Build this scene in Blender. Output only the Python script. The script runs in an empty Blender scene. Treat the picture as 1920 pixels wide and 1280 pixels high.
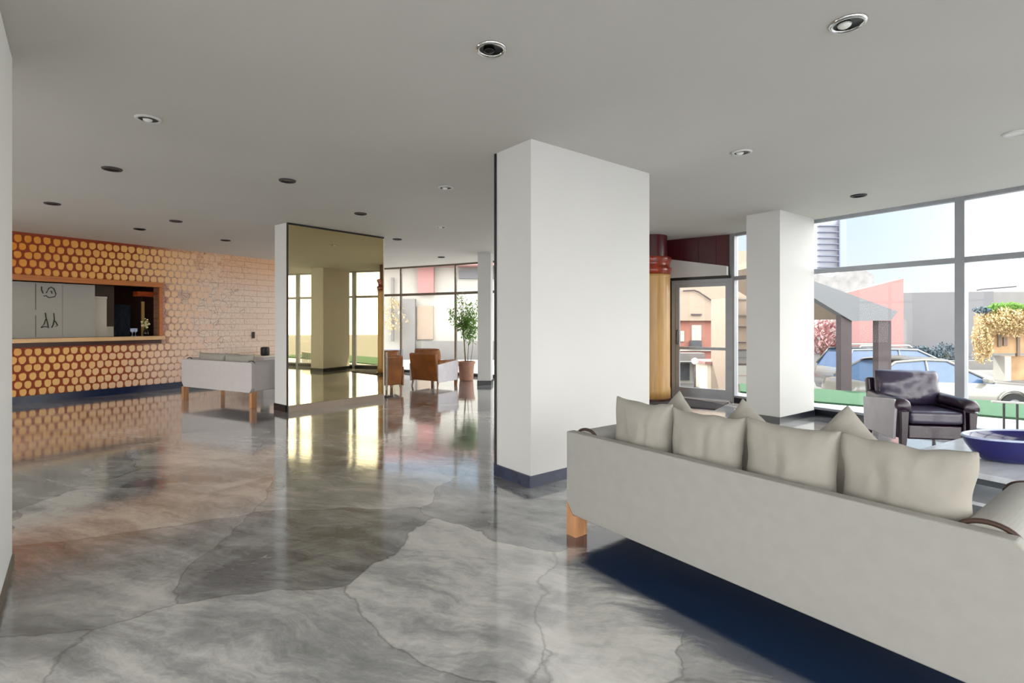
import bpy, bmesh, math, random
from mathutils import Vector, Matrix, noise
random.seed(7)
S = bpy.context.scene
COL = S.collection
PI = math.pi

# ------------------------------------------------------------------ helpers
F_PX, CX, HY, EYE, CEIL = 976.0, 960.0, 604.0, 1.40, 2.95

def lin(c):
    return tuple(((x/255)/12.92 if x/255 <= .04045 else ((x/255+.055)/1.055)**2.4) for x in c)

def nn(nt, t, **kw):
    n = nt.nodes.new(t)
    for k, v in kw.items():
        setattr(n, k, v)
    return n

def mat(name, rgb, rough=.6, metal=0.0, spec=.5, var=.06, scale=6.0, bump=0.0, bscale=40.0, coat=0.0, stretch=(1, 1, 1), emit=None, rv=0.0):
    m = bpy.data.materials.new(name); m.use_nodes = True
    nt = m.node_tree; b = nt.nodes['Principled BSDF']
    c = lin(rgb)
    tc = nn(nt, 'ShaderNodeTexCoord'); mp = nn(nt, 'ShaderNodeMapping'); mp.inputs['Scale'].default_value = stretch
    nt.links.new(tc.outputs['Object'], mp.inputs[0])
    no = nn(nt, 'ShaderNodeTexNoise'); no.inputs['Scale'].default_value = scale; no.inputs['Detail'].default_value = 4
    nt.links.new(mp.outputs[0], no.inputs['Vector'])
    cr = nn(nt, 'ShaderNodeValToRGB')
    cr.color_ramp.elements[0].position = .3; cr.color_ramp.elements[1].position = .7
    cr.color_ramp.elements[0].color = (*[max(0, x*(1-var)) for x in c], 1)
    cr.color_ramp.elements[1].color = (*[min(1, x*(1+var)) for x in c], 1)
    nt.links.new(no.outputs['Fac'], cr.inputs[0]); nt.links.new(cr.outputs[0], b.inputs['Base Color'])
    b.inputs['Roughness'].default_value = rough; b.inputs['Metallic'].default_value = metal
    b.inputs['Specular IOR Level'].default_value = spec; b.inputs['Coat Weight'].default_value = coat
    if bump:
        n2 = nn(nt, 'ShaderNodeTexNoise'); n2.inputs['Scale'].default_value = bscale; n2.inputs['Detail'].default_value = 3
        nt.links.new(mp.outputs[0], n2.inputs['Vector'])
        bu = nn(nt, 'ShaderNodeBump'); bu.inputs['Strength'].default_value = bump; bu.inputs['Distance'].default_value = .01
        nt.links.new(n2.outputs['Fac'], bu.inputs['Height']); nt.links.new(bu.outputs[0], b.inputs['Normal'])
    if emit:
        b.inputs['Emission Color'].default_value = (*c, 1); b.inputs['Emission Strength'].default_value = emit
    return m

def glass_mat(name, tint=(1, 1, 1), refl=1.0):
    m = bpy.data.materials.new(name); m.use_nodes = True; nt = m.node_tree
    nt.nodes.clear(); out = nn(nt, 'ShaderNodeOutputMaterial')
    tr = nn(nt, 'ShaderNodeBsdfTransparent'); tr.inputs[0].default_value = (*tint, 1)
    gl = nn(nt, 'ShaderNodeBsdfGlossy'); gl.inputs['Roughness'].default_value = .01
    fr = nn(nt, 'ShaderNodeFresnel'); fr.inputs[0].default_value = 1.3
    mu = nn(nt, 'ShaderNodeMath', operation='MULTIPLY'); mu.inputs[1].default_value = refl
    mx = nn(nt, 'ShaderNodeMixShader')
    nt.links.new(fr.outputs[0], mu.inputs[0]); nt.links.new(mu.outputs[0], mx.inputs[0])
    nt.links.new(tr.outputs[0], mx.inputs[1]); nt.links.new(gl.outputs[0], mx.inputs[2]); nt.links.new(mx.outputs[0], out.inputs[0])
    return m

def link(name, bm, m, parent=None, smooth=False, bevel=0, bseg=2, sub=0):
    bmesh.ops.recalc_face_normals(bm, faces=bm.faces)
    me = bpy.data.meshes.new(name); bm.to_mesh(me); bm.free()
    o = bpy.data.objects.new(name, me); COL.objects.link(o)
    for mm in (m if isinstance(m, (list, tuple)) else [m]):
        me.materials.append(mm)
    if smooth:
        for p in me.polygons: p.use_smooth = True
    if bevel:
        b = o.modifiers.new('bevel', 'BEVEL'); b.width = bevel; b.segments = bseg; b.limit_method = 'ANGLE'; b.angle_limit = .6
    if sub:
        s = o.modifiers.new('sub', 'SUBSURF'); s.levels = sub; s.render_levels = sub
    if parent: o.parent = parent
    return o

def tag(o, label, cat, group=None, kind=None):
    if label: o['label'] = label
    if cat: o['category'] = cat
    if group: o['group'] = group
    if kind: o['kind'] = kind
    return o

def thing(name, loc, rz, label, cat, group=None):
    o = bpy.data.objects.new(name, None); COL.objects.link(o)
    o.empty_display_size = .1
    o.location = loc; o.rotation_euler = (0, 0, rz)
    return tag(o, label, cat, group)

def struct(o):
    o['kind'] = 'structure'; return o

def box(bm, x0, x1, y0, y1, z0, z1):
    vs = [bm.verts.new((x, y, z)) for z in (z0, z1) for x, y in ((x0, y0), (x1, y0), (x1, y1), (x0, y1))]
    for f in ((0, 1, 2, 3), (4, 5, 6, 7), (0, 1, 5, 4), (1, 2, 6, 5), (2, 3, 7, 6), (3, 0, 4, 7)):
        bm.faces.new([vs[i] for i in f])
    return bm

def prism(bm, pts, z0, z1):
    a = [bm.verts.new((p[0], p[1], z0)) for p in pts]; b = [bm.verts.new((p[0], p[1], z1)) for p in pts]
    n = len(pts)
    bm.faces.new(a[::-1]); bm.faces.new(b)
    for i in range(n): bm.faces.new((a[i], a[(i+1) % n], b[(i+1) % n], b[i]))
    return bm

def prism_y(bm, pts, y0, y1):      # polygon in x,z extruded along y
    a = [bm.verts.new((p[0], y0, p[1])) for p in pts]; b = [bm.verts.new((p[0], y1, p[1])) for p in pts]
    n = len(pts)
    bm.faces.new(a[::-1]); bm.faces.new(b)
    for i in range(n): bm.faces.new((a[i], a[(i+1) % n], b[(i+1) % n], b[i]))
    return bm

def prism_x(bm, pts, x0, x1):      # polygon in y,z extruded along x
    a = [bm.verts.new((x0, p[0], p[1])) for p in pts]; b = [bm.verts.new((x1, p[0], p[1])) for p in pts]
    n = len(pts)
    bm.faces.new(a[::-1]); bm.faces.new(b)
    for i in range(n): bm.faces.new((a[i], a[(i+1) % n], b[(i+1) % n], b[i]))
    return bm

def lathe(bm, prof, n=32, cx=0, cy=0, sx=1, sy=1):
    rings = []
    for r, z in prof:
        if r < 1e-5: rings.append([bm.verts.new((cx, cy, z))])
        else: rings.append([bm.verts.new((cx+r*sx*math.cos(2*PI*i/n), cy+r*sy*math.sin(2*PI*i/n), z)) for i in range(n)])
    for a, b in zip(rings, rings[1:]):
        for i in range(n):
            j = (i+1) % n
            if len(a) == 1 and len(b) == 1: continue
            if len(a) == 1: bm.faces.new((a[0], b[i], b[j]))
            elif len(b) == 1: bm.faces.new((a[i], a[j], b[0]))
            else: bm.faces.new((a[i], a[j], b[j], b[i]))
    return bm

def tube(bm, pts, r, n=8, r1=None):
    pts = [Vector(p) for p in pts]; rings = []
    r1 = r if r1 is None else r1
    for k, p in enumerate(pts):
        d = (pts[min(k+1, len(pts)-1)]-pts[max(k-1, 0)]).normalized()
        u = d.cross(Vector((0, 0, 1)) if abs(d.z) < .9 else Vector((1, 0, 0))).normalized(); v = d.cross(u)
        rr = r+(r1-r)*k/max(1, len(pts)-1)
        rings.append([bm.verts.new(p+u*rr*math.cos(2*PI*i/n)+v*rr*math.sin(2*PI*i/n)) for i in range(n)])
    for a, b in zip(rings, rings[1:]):
        for i in range(n): bm.faces.new((a[i], a[(i+1) % n], b[(i+1) % n], b[i]))
    bm.faces.new(rings[0][::-1]); bm.faces.new(rings[-1])
    return bm

def NB(): return bmesh.new()

def cushion_bm(w, h, t, ear=.10, seed=0, n=18, power=.42):
    """soft pillow: width x, height z (from 0), thickness y, pointed corners"""
    bm = NB(); g = {}
    for side in (-1, 1):
        for i in range(n+1):
            for j in range(n+1):
                u = 2*i/n-1; v = 2*j/n-1
                edge = i in (0, n) or j in (0, n)
                if edge and side == 1:
                    g[(side, i, j)] = g[(-1, i, j)]; continue
                x = w/2*u*(1-ear*(1-v*v)); z = h/2*v*(1-ear*(1-u*u))
                th = t/2*(max(0, (1-u*u))**power)*(max(0, (1-v*v))**power)
                nz = noise.noise(Vector((u*1.7+seed*3.1, v*1.7, seed*1.3)))
                wr = noise.noise(Vector((u*5+seed, v*2.2, side*2.0)))
                y = side*th*(1+.22*nz)+.012*wr*(1-u*u*v*v)
                x += .012*noise.noise(Vector((v*2.3, seed, u))); z += .014*noise.noise(Vector((u*2.3, seed+5, v)))
                g[(side, i, j)] = bm.verts.new((x, y, z+h/2))
    for side in (-1, 1):
        for i in range(n):
            for j in range(n):
                bm.faces.new((g[(side, i, j)], g[(side, i+1, j)], g[(side, i+1, j+1)], g[(side, i, j+1)]))
    return bm

def cushion(name, w, h, t, m, loc, rz, tilt, spin, label, cat, group=None, ear=.10, seed=0):
    bm = cushion_bm(w, h, t, ear, seed)
    if spin:
        bmesh.ops.rotate(bm, verts=bm.verts, cent=(0, 0, h/2), matrix=Matrix.Rotation(spin, 3, 'Y'))
        lo = min(v.co.z for v in bm.verts)
        bmesh.ops.translate(bm, verts=bm.verts, vec=(0, 0, -lo))
    bmesh.ops.rotate(bm, verts=bm.verts, cent=(0, 0, 0), matrix=Matrix.Rotation(tilt, 3, 'X'))
    lo = min(v.co.z for v in bm.verts)
    bmesh.ops.translate(bm, verts=bm.verts, vec=(0, 0, -lo))
    o = link(name, bm, m, smooth=True, sub=1)
    o.location = loc; o.rotation_euler = (0, 0, rz)
    return tag(o, label, cat, group)

def at(px, py, Y):                 # a place in the world from its bearing and its distance
    return Vector(((px-CX)/F_PX*Y, Y, EYE+(HY-py)/F_PX*Y))

# ------------------------------------------------------------------ materials
M = {}
M['white'] = mat('white_paint', (212, 211, 210), .62, var=.015, scale=2, bump=.04, bscale=120)
M['lit_white'] = mat('lit_white_paint', (244, 244, 242), .6, var=.01, scale=2)  # white paint lightened to stand in for window light on the near wall
M['ceil'] = mat('ceiling_paint', (207, 204, 199), .75, var=.02, scale=.8, bump=.03, bscale=90)
M['black'] = mat('black_skirting', (17, 21, 30), .3, var=.2)
M['navy_skirt'] = mat('navy_skirting', (18, 34, 66), .25, var=.25, scale=12)
M['steel'] = mat('grey_window_metal', (160, 163, 170), .42, .3, var=.05)
M['bronze'] = mat('brown_window_metal', (122, 112, 100), .4, .3, var=.08)
M['chrome'] = mat('chrome', (215, 215, 215), .12, 1.0, var=.02)
M['glass'] = glass_mat('window_glass', (.97, .985, .98), .35)
M['upholstery'] = mat('off_white_upholstery', (163, 161, 156), .85, var=.03, scale=14, bump=.12, bscale=350)
M['upholstery_far'] = mat('lightened_lilac_grey_upholstery', (200, 194, 194), .85, var=.03, scale=14)  # lighter copy of the sofa cloth; missing light put into the colour
M['cushion'] = mat('cushion_linen', (166, 161, 153), .9, var=.04, scale=9, bump=.2, bscale=260)
M['armtrim'] = mat('brown_arm_piping', (70, 50, 42), .5, var=.1)
M['legwood'] = mat('orange_beech_wood', (196, 142, 100), .4, var=.16, scale=20, stretch=(1, 1, .12))
M['foot'] = mat('black_foot', (24, 22, 22), .4)
M['plum'] = mat('plum_leather', (48, 26, 46), .3, spec=.6, var=.2, scale=7, bump=.15, bscale=60, coat=.35)
M['plumlight'] = mat('paler_plum_leather', (62, 52, 78), .32, spec=.7, var=.2, scale=5, bump=.15, bscale=60, coat=.4)  # paler, bluer plum on the seat and back cushions
M['greyside'] = mat('pale_grey_side_panel', (232, 228, 236), .6, var=.06)
M['brown'] = mat('brown_leather', (150, 92, 44), .35, var=.25, scale=6, bump=.1, coat=.3)
M['stone_top'] = mat('pale_stone_top', (226, 229, 236), .22, var=.10, scale=5, stretch=(1, 3, 1), coat=.3)
M['table_frame'] = mat('grey_table_frame', (96, 100, 108), .3, .4)
M['cobalt'] = mat('cobalt_glazed_ceramic', (14, 14, 92), .12, var=.15, spec=.5, coat=.25)
M['cobaltrim'] = mat('pale_blue_glaze', (178, 190, 222), .15, var=.1, coat=.6)
M['terracotta'] = mat('terracotta', (186, 140, 122), .8, var=.1, scale=12)
M['soil'] = mat('soil', (60, 46, 36), .95, var=.3, scale=40)
M['leaf'] = mat('leaf_green', (124, 164, 82), .5, var=.35, scale=18)
def translucent(m, f=.45):
    nt = m.node_tree; out = nt.nodes['Material Output']; b = nt.nodes['Principled BSDF']
    tl = nn(nt, 'ShaderNodeBsdfTranslucent'); mx = nn(nt, 'ShaderNodeMixShader'); mx.inputs[0].default_value = f
    nt.links.new(b.inputs['Base Color'].links[0].from_socket, tl.inputs[0])
    nt.links.new(b.outputs[0], mx.inputs[1]); nt.links.new(tl.outputs[0], mx.inputs[2]); nt.links.new(mx.outputs[0], out.inputs[0])
translucent(M['leaf'])
M['trunk'] = mat('bark', (140, 126, 100), .8, var=.2, scale=30)
M['recwood'] = mat('orange_frame_wood', (196, 118, 62), .4, var=.18, scale=12, stretch=(.2, 1, 3))
M['darkwood'] = mat('dark_red_wood', (62, 26, 14), .35, var=.3, scale=10)
M['sillwood'] = mat('pale_counter_wood', (232, 190, 140), .35, var=.1, scale=10, stretch=(.2, 1, 1))
M['board'] = mat('grey_board', (176, 172, 164), .7, var=.03, scale=2)
M['ink'] = mat('green_black_ink', (42, 48, 30), .7)
M['cream'] = mat('cream_laminate', (240, 232, 214), .5, var=.02)
M['taupe'] = mat('taupe_panel', (118, 102, 88), .6)
M['bluecurtain'] = mat('slate_blue_cloth', (128, 144, 162), .8, var=.25, scale=22, stretch=(6, 1, .3))
M['orange'] = mat('orange_shelf', (200, 84, 38), .45, var=.1)
M['gold'] = mat('gold_metal', (226, 190, 116), .3, .5)
M['flower'] = mat('cream_flower', (240, 228, 180), .7)
M['amber'] = mat('amber_column', (206, 160, 98), .45, var=.14, scale=4, stretch=(4, 4, .4), coat=.2)
M['redcap'] = mat('red_capital', (150, 50, 24), .3, var=.5, scale=12, coat=.4)
M['maroon'] = mat('maroon_panel', (74, 12, 22), .35, var=.4, scale=2.5, stretch=(1.0, 1.0, .05))
M['matdark'] = mat('charcoal_mat', (72, 66, 66), .9, var=.15, scale=60)
M['grass'] = mat('grass', (52, 88, 60), .9, var=.25, scale=12, bump=.5, bscale=60)
M['terrace'] = mat('pale_terrace', (176, 176, 178), .55, var=.04, scale=3)
M['courtyard'] = mat('paled_bounce_paving', (214, 210, 204), .7, var=.04, scale=3)
M['asphalt'] = mat('asphalt', (112, 110, 108), .9, var=.06, scale=10)
M['carwhite'] = mat('white_car_paint', (140, 138, 132), .25, var=.01, coat=.8)
M['carsilver'] = mat('silver_car_paint', (124, 128, 132), .25, .3, var=.01, coat=.8)
M['carglass'] = mat('blue_car_glass', (78, 104, 140), .12, spec=.7, var=.1)
M['tyre'] = mat('tyre', (30, 30, 32), .8)
M['pinkwall'] = mat('pink_render', (158, 118, 116), .85, var=.03, scale=3)
M['pinkbright'] = mat('pink_facade', (158, 108, 96), .85, var=.06, scale=3)
M['greywall'] = mat('grey_render', (112, 112, 117), .85, var=.03, scale=1)
M['canopy'] = mat('grey_white_canopy', (116, 118, 123), .8, var=.02)
M['soffit'] = mat('beige_soffit', (158, 142, 128), .85, var=.04)
M['post'] = mat('brown_grey_post', (74, 64, 68), .7, var=.06)
M['outwhite'] = mat('white_render', (172, 170, 164), .85, var=.04, scale=2)
M['outgrey'] = mat('pale_grey_render', (126, 124, 123), .85, var=.05, scale=2)
M['darkglass'] = mat('dark_glass', (80, 84, 90), .2, var=.2)
M['hillhouse'] = mat('rough_white_stone', (140, 139, 140), .9, var=.18, scale=1.2, bump=.4, bscale=6)
M['creamstone'] = mat('sunlit_cream_stone', (172, 140, 106), .9, var=.22, scale=1.8, bump=.4, bscale=8)
M['creamleaf'] = mat('cream_foliage', (206, 184, 140), .9, var=.22, scale=8)
M['bluebush'] = mat('blue_green_bush', (84, 102, 112), .9, var=.25, scale=8)
M['blossom'] = mat('pink_blossom', (190, 150, 150), .9, var=.22, scale=6)
M['towerwall'] = mat('tower_white', (142, 144, 156), .8, var=.02)
M['towerline'] = mat('tower_grey', (84, 88, 104), .8, var=.02)
M['towerside'] = mat('tower_blue_grey', (116, 126, 136), .7, var=.02)
M['globe'] = mat('white_lamp_globe', (250, 248, 244), .4)
M['stonerow'] = mat('rough_garden_stone', (206, 196, 180), .9, var=.25, scale=2.5, bump=.6, bscale=5)
M['bulbdark'] = mat('dark_reflector', (26, 28, 28), .25, .4, var=.4, scale=30)
M['bulb'] = mat('frosted_bulb', (236, 236, 232), .35)

# bronze mirror
def mirror_mat():
    m = bpy.data.materials.new('bronze_mirror'); m.use_nodes = True; nt = m.node_tree; b = nt.nodes['Principled BSDF']
    no = nn(nt, 'ShaderNodeTexNoise'); no.inputs['Scale'].default_value = .8
    cr = nn(nt, 'ShaderNodeValToRGB'); cr.color_ramp.elements[0].color = (.66, .55, .31, 1); cr.color_ramp.elements[1].color = (.72, .62, .38, 1)
    nt.links.new(no.outputs['Fac'], cr.inputs[0]); nt.links.new(cr.outputs[0], b.inputs['Base Color'])
    b.inputs['Metallic'].default_value = 1; b.inputs['Roughness'].default_value = .015
    return m
M['mirror'] = mirror_mat()

# polished stone floor
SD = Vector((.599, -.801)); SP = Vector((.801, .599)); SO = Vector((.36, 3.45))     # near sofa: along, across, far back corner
def floor_mat():
    m = bpy.data.materials.new('polished_grey_stone'); m.use_nodes = True; nt = m.node_tree; b = nt.nodes['Principled BSDF']
    L = nt.links.new
    geo = nn(nt, 'ShaderNodeNewGeometry')
    rot = nn(nt, 'ShaderNodeMapping'); rot.inputs['Rotation'].default_value = (0, 0, .35); L(geo.outputs['Position'], rot.inputs[0])
    warp = nn(nt, 'ShaderNodeTexNoise'); warp.inputs['Scale'].default_value = 1.6; warp.inputs['Detail'].default_value = 5; L(rot.outputs[0], warp.inputs['Vector'])
    wadd = nn(nt, 'ShaderNodeMixRGB', blend_type='LINEAR_LIGHT'); wadd.inputs[0].default_value = .22
    L(rot.outputs[0], wadd.inputs[1]); L(warp.outputs['Color'], wadd.inputs[2])
    v = nn(nt, 'ShaderNodeTexVoronoi', feature='DISTANCE_TO_EDGE'); v.inputs['Scale'].default_value = .8; L(wadd.outputs[0], v.inputs['Vector'])
    v2 = nn(nt, 'ShaderNodeTexVoronoi', feature='F1'); v2.inputs['Scale'].default_value = .8; L(wadd.outputs[0], v2.inputs['Vector'])
    crk = nn(nt, 'ShaderNodeMapRange'); crk.inputs['From Min'].default_value = 0; crk.inputs['From Max'].default_value = .007
    crk.inputs['To Min'].default_value = 1; crk.inputs['To Max'].default_value = 0; L(v.outputs['Distance'], crk.inputs['Value'])
    # clouds and long streaks
    n1 = nn(nt, 'ShaderNodeTexNoise'); n1.inputs['Scale'].default_value = .9; n1.inputs['Detail'].default_value = 8; n1.inputs['Roughness'].default_value = .62; n1.inputs['Distortion'].default_value = .7
    L(rot.outputs[0], n1.inputs['Vector'])
    st = nn(nt, 'ShaderNodeMapping'); st.inputs['Scale'].default_value = (.7, 4.2, 1); L(wadd.outputs[0], st.inputs[0])
    n2 = nn(nt, 'ShaderNodeTexNoise'); n2.inputs['Scale'].default_value = 1.4; n2.inputs['Detail'].default_value = 9; n2.inputs['Roughness'].default_value = .68
    L(st.outputs[0], n2.inputs['Vector'])
    mix = nn(nt, 'ShaderNodeMixRGB', blend_type='OVERLAY'); mix.inputs[0].default_value = .8
    L(n1.outputs['Fac'], mix.inputs[1]); L(n2.outputs['Fac'], mix.inputs[2])
    sep = nn(nt, 'ShaderNodeSeparateColor'); L(v2.outputs['Color'], sep.inputs[0])
    cell = nn(nt, 'ShaderNodeMixRGB', blend_type='MIX'); cell.inputs[0].default_value = .22
    L(mix.outputs[0], cell.inputs[1]); L(sep.outputs[0], cell.inputs[2])
    cr = nn(nt, 'ShaderNodeValToRGB'); e = cr.color_ramp.elements
    e[0].position = .33; e[0].color = (.13, .13, .135, 1); e[1].position = .66; e[1].color = (.66, .65, .63, 1)
    k = cr.color_ramp.elements.new(.50); k.color = (.36, .36, .362, 1)
    L(cell.outputs[0], cr.inputs[0])
    dark = nn(nt, 'ShaderNodeMixRGB', blend_type='MULTIPLY'); L(crk.outputs[0], dark.inputs[0]); L(cr.outputs[0], dark.inputs[1]); dark.inputs[2].default_value = (.62, .60, .59, 1)
    # fine scuffs and pale chips
    n3 = nn(nt, 'ShaderNodeTexNoise'); n3.inputs['Scale'].default_value = 26; n3.inputs['Detail'].default_value = 8; n3.inputs['Roughness'].default_value = .75
    st3 = nn(nt, 'ShaderNodeMapping'); st3.inputs['Scale'].default_value = (.45, 1.3, 1); L(wadd.outputs[0], st3.inputs[0]); L(st3.outputs[0], n3.inputs['Vector'])
    ov = nn(nt, 'ShaderNodeMixRGB', blend_type='OVERLAY'); ov.inputs[0].default_value = .55; L(dark.outputs[0], ov.inputs[1]); L(n3.outputs['Fac'], ov.inputs[2])
    v4 = nn(nt, 'ShaderNodeTexNoise'); v4.inputs['Scale'].default_value = 5.5; v4.inputs['Detail'].default_value = 9; v4.inputs['Roughness'].default_value = .8; L(wadd.outputs[0], v4.inputs['Vector'])
    c4_ = nn(nt, 'ShaderNodeMapRange', interpolation_type='SMOOTHSTEP'); c4_.inputs['From Min'].default_value = .60; c4_.inputs['From Max'].default_value = .70; c4_.inputs['To Max'].default_value = .55; L(v4.outputs['Fac'], c4_.inputs['Value'])
    chip = nn(nt, 'ShaderNodeMixRGB'); chip.inputs[2].default_value = (.70, .69, .66, 1); L(c4_.outputs[0], chip.inputs[0]); L(ov.outputs[0], chip.inputs[1])
    # near sofa's shade and dark reflection painted navy into the stone
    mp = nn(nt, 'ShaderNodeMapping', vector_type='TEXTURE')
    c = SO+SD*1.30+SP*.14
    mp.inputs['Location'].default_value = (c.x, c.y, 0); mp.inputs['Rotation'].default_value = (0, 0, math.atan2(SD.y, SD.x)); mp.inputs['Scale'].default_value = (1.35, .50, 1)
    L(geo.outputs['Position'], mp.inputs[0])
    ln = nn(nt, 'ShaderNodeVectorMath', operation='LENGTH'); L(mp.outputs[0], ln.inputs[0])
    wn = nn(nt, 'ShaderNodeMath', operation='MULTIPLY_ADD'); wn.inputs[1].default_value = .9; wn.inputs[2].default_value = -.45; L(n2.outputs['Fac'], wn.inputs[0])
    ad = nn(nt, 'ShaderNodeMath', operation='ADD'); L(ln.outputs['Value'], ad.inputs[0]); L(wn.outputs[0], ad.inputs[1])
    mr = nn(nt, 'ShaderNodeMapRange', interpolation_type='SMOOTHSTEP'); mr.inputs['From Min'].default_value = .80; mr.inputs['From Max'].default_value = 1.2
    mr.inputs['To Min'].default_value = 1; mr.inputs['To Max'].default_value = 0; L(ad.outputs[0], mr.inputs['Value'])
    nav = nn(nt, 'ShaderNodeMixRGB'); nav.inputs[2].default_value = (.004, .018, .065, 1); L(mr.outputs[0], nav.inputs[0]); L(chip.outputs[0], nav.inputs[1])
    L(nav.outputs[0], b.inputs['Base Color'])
    rr = nn(nt, 'ShaderNodeMapRange'); rr.inputs['To Min'].default_value = .03; rr.inputs['To Max'].default_value = .17; rr.inputs['From Min'].default_value = .3; rr.inputs['From Max'].default_value = .7
    L(n1.outputs['Fac'], rr.inputs['Value']); L(rr.outputs[0], b.inputs['Roughness'])
    b.inputs['IOR'].default_value = 1.9
    b.inputs['Coat Weight'].default_value = .9; b.inputs['Coat Roughness'].default_value = .04
    bu = nn(nt, 'ShaderNodeBump'); bu.inputs['Strength'].default_value = .17; bu.inputs['Distance'].default_value = .006
    L(n2.outputs['Fac'], bu.inputs['Height']); L(bu.outputs[0], b.inputs['Normal'])
    bu2 = nn(nt, 'ShaderNodeBump'); bu2.inputs['Strength'].default_value = .10; bu2.inputs['Distance'].default_value = .006
    L(n2.outputs['Fac'], bu2.inputs['Height']); L(bu2.outputs[0], b.inputs['Coat Normal'])
    return m
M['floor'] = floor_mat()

# ------------------------------------------------------------------ plan of the hall
T0 = Vector((-8.45, 8.9)); TD = Vector((.524, .852)).normalized(); TN = Vector((-TD.y, TD.x))   # tiled wall, its direction, away from the hall
def tw(s, d=0): return T0+TD*s+TN*d
def s_at(px, d=0):
    r = (px-CX)/F_PX; P = T0+TN*d
    return (r*P.y-P.x)/(TD.x-r*TD.y)
def z_at(px, py, d=0):
    p = tw(s_at(px, d), d); return EYE+(HY-py)/F_PX*p.y

FAC = [(-4.75, 15.4), (-3.12, 14.66), (-1.49, 13.80), (.10, 12.80), (1.50, 11.50), (2.65, 10.05), (3.90, 9.15), (4.35, 8.30), (5.57, 6.45),
       (6.45, 4.70), (7.05, 2.80), (7.30, .8), (7.0, -1.2)]
BACK = [(7.0, -1.2), (5.0, -2.1), (2.6, -2.7), (-.2, -2.8), (-3.0, -2.8), (-5.8, -2.6), (-8.4, -2.2)]
ROOM = FAC + BACK[1:] + [(-10.4, -1.9), (-10.4, .8), (-10.25, 3.6), tuple(tw(-3.0))]
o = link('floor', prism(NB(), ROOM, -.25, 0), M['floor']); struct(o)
ROOF = [(p[0]*1.0, p[1]*1.0) for p in ROOM]
o = link('ceiling', prism(NB(), ROOF, CEIL, CEIL+.35), M['ceil']); struct(o)

# wall on the left, out of sight, and the near left wall with its corner
def wallseg(name, a, b, th, m, z0=0, z1=CEIL):
    a = Vector(a); b = Vector(b); d = (b-a).normalized(); n = Vector((-d.y, d.x))*th
    return link(name, prism(NB(), [a, b, b+n, a+n], z0, z1), m)
struct(wallseg('wall_back_left', (-8.4, -2.2), (-10.4, -1.9), -.2, M['white']))
NL = [(-2.05, 2.0), (-2.90, 3.02), (-2.98, 3.08), (-3.10, 3.08), (-3.3, 2.95), (-3.3, .2), (-2.05, .2)]
nl = link('wall_left', prism(NB(), NL, 0, CEIL), M['lit_white'], bevel=.02); struct(nl)
def off(a, b, z0, z1, th, m, name, parent=None):
    a = Vector(a); b = Vector(b); d = (b-a).normalized(); n = Vector((d.y, -d.x))*th
    return link(name, prism(NB(), [a, b, b+n, a+n], z0, z1), m, parent)
struct(off((-2.90, 3.02), (-2.05, 2.0), 0, .06, -.010, M['bronze'], 'baseboard_left'))

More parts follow.
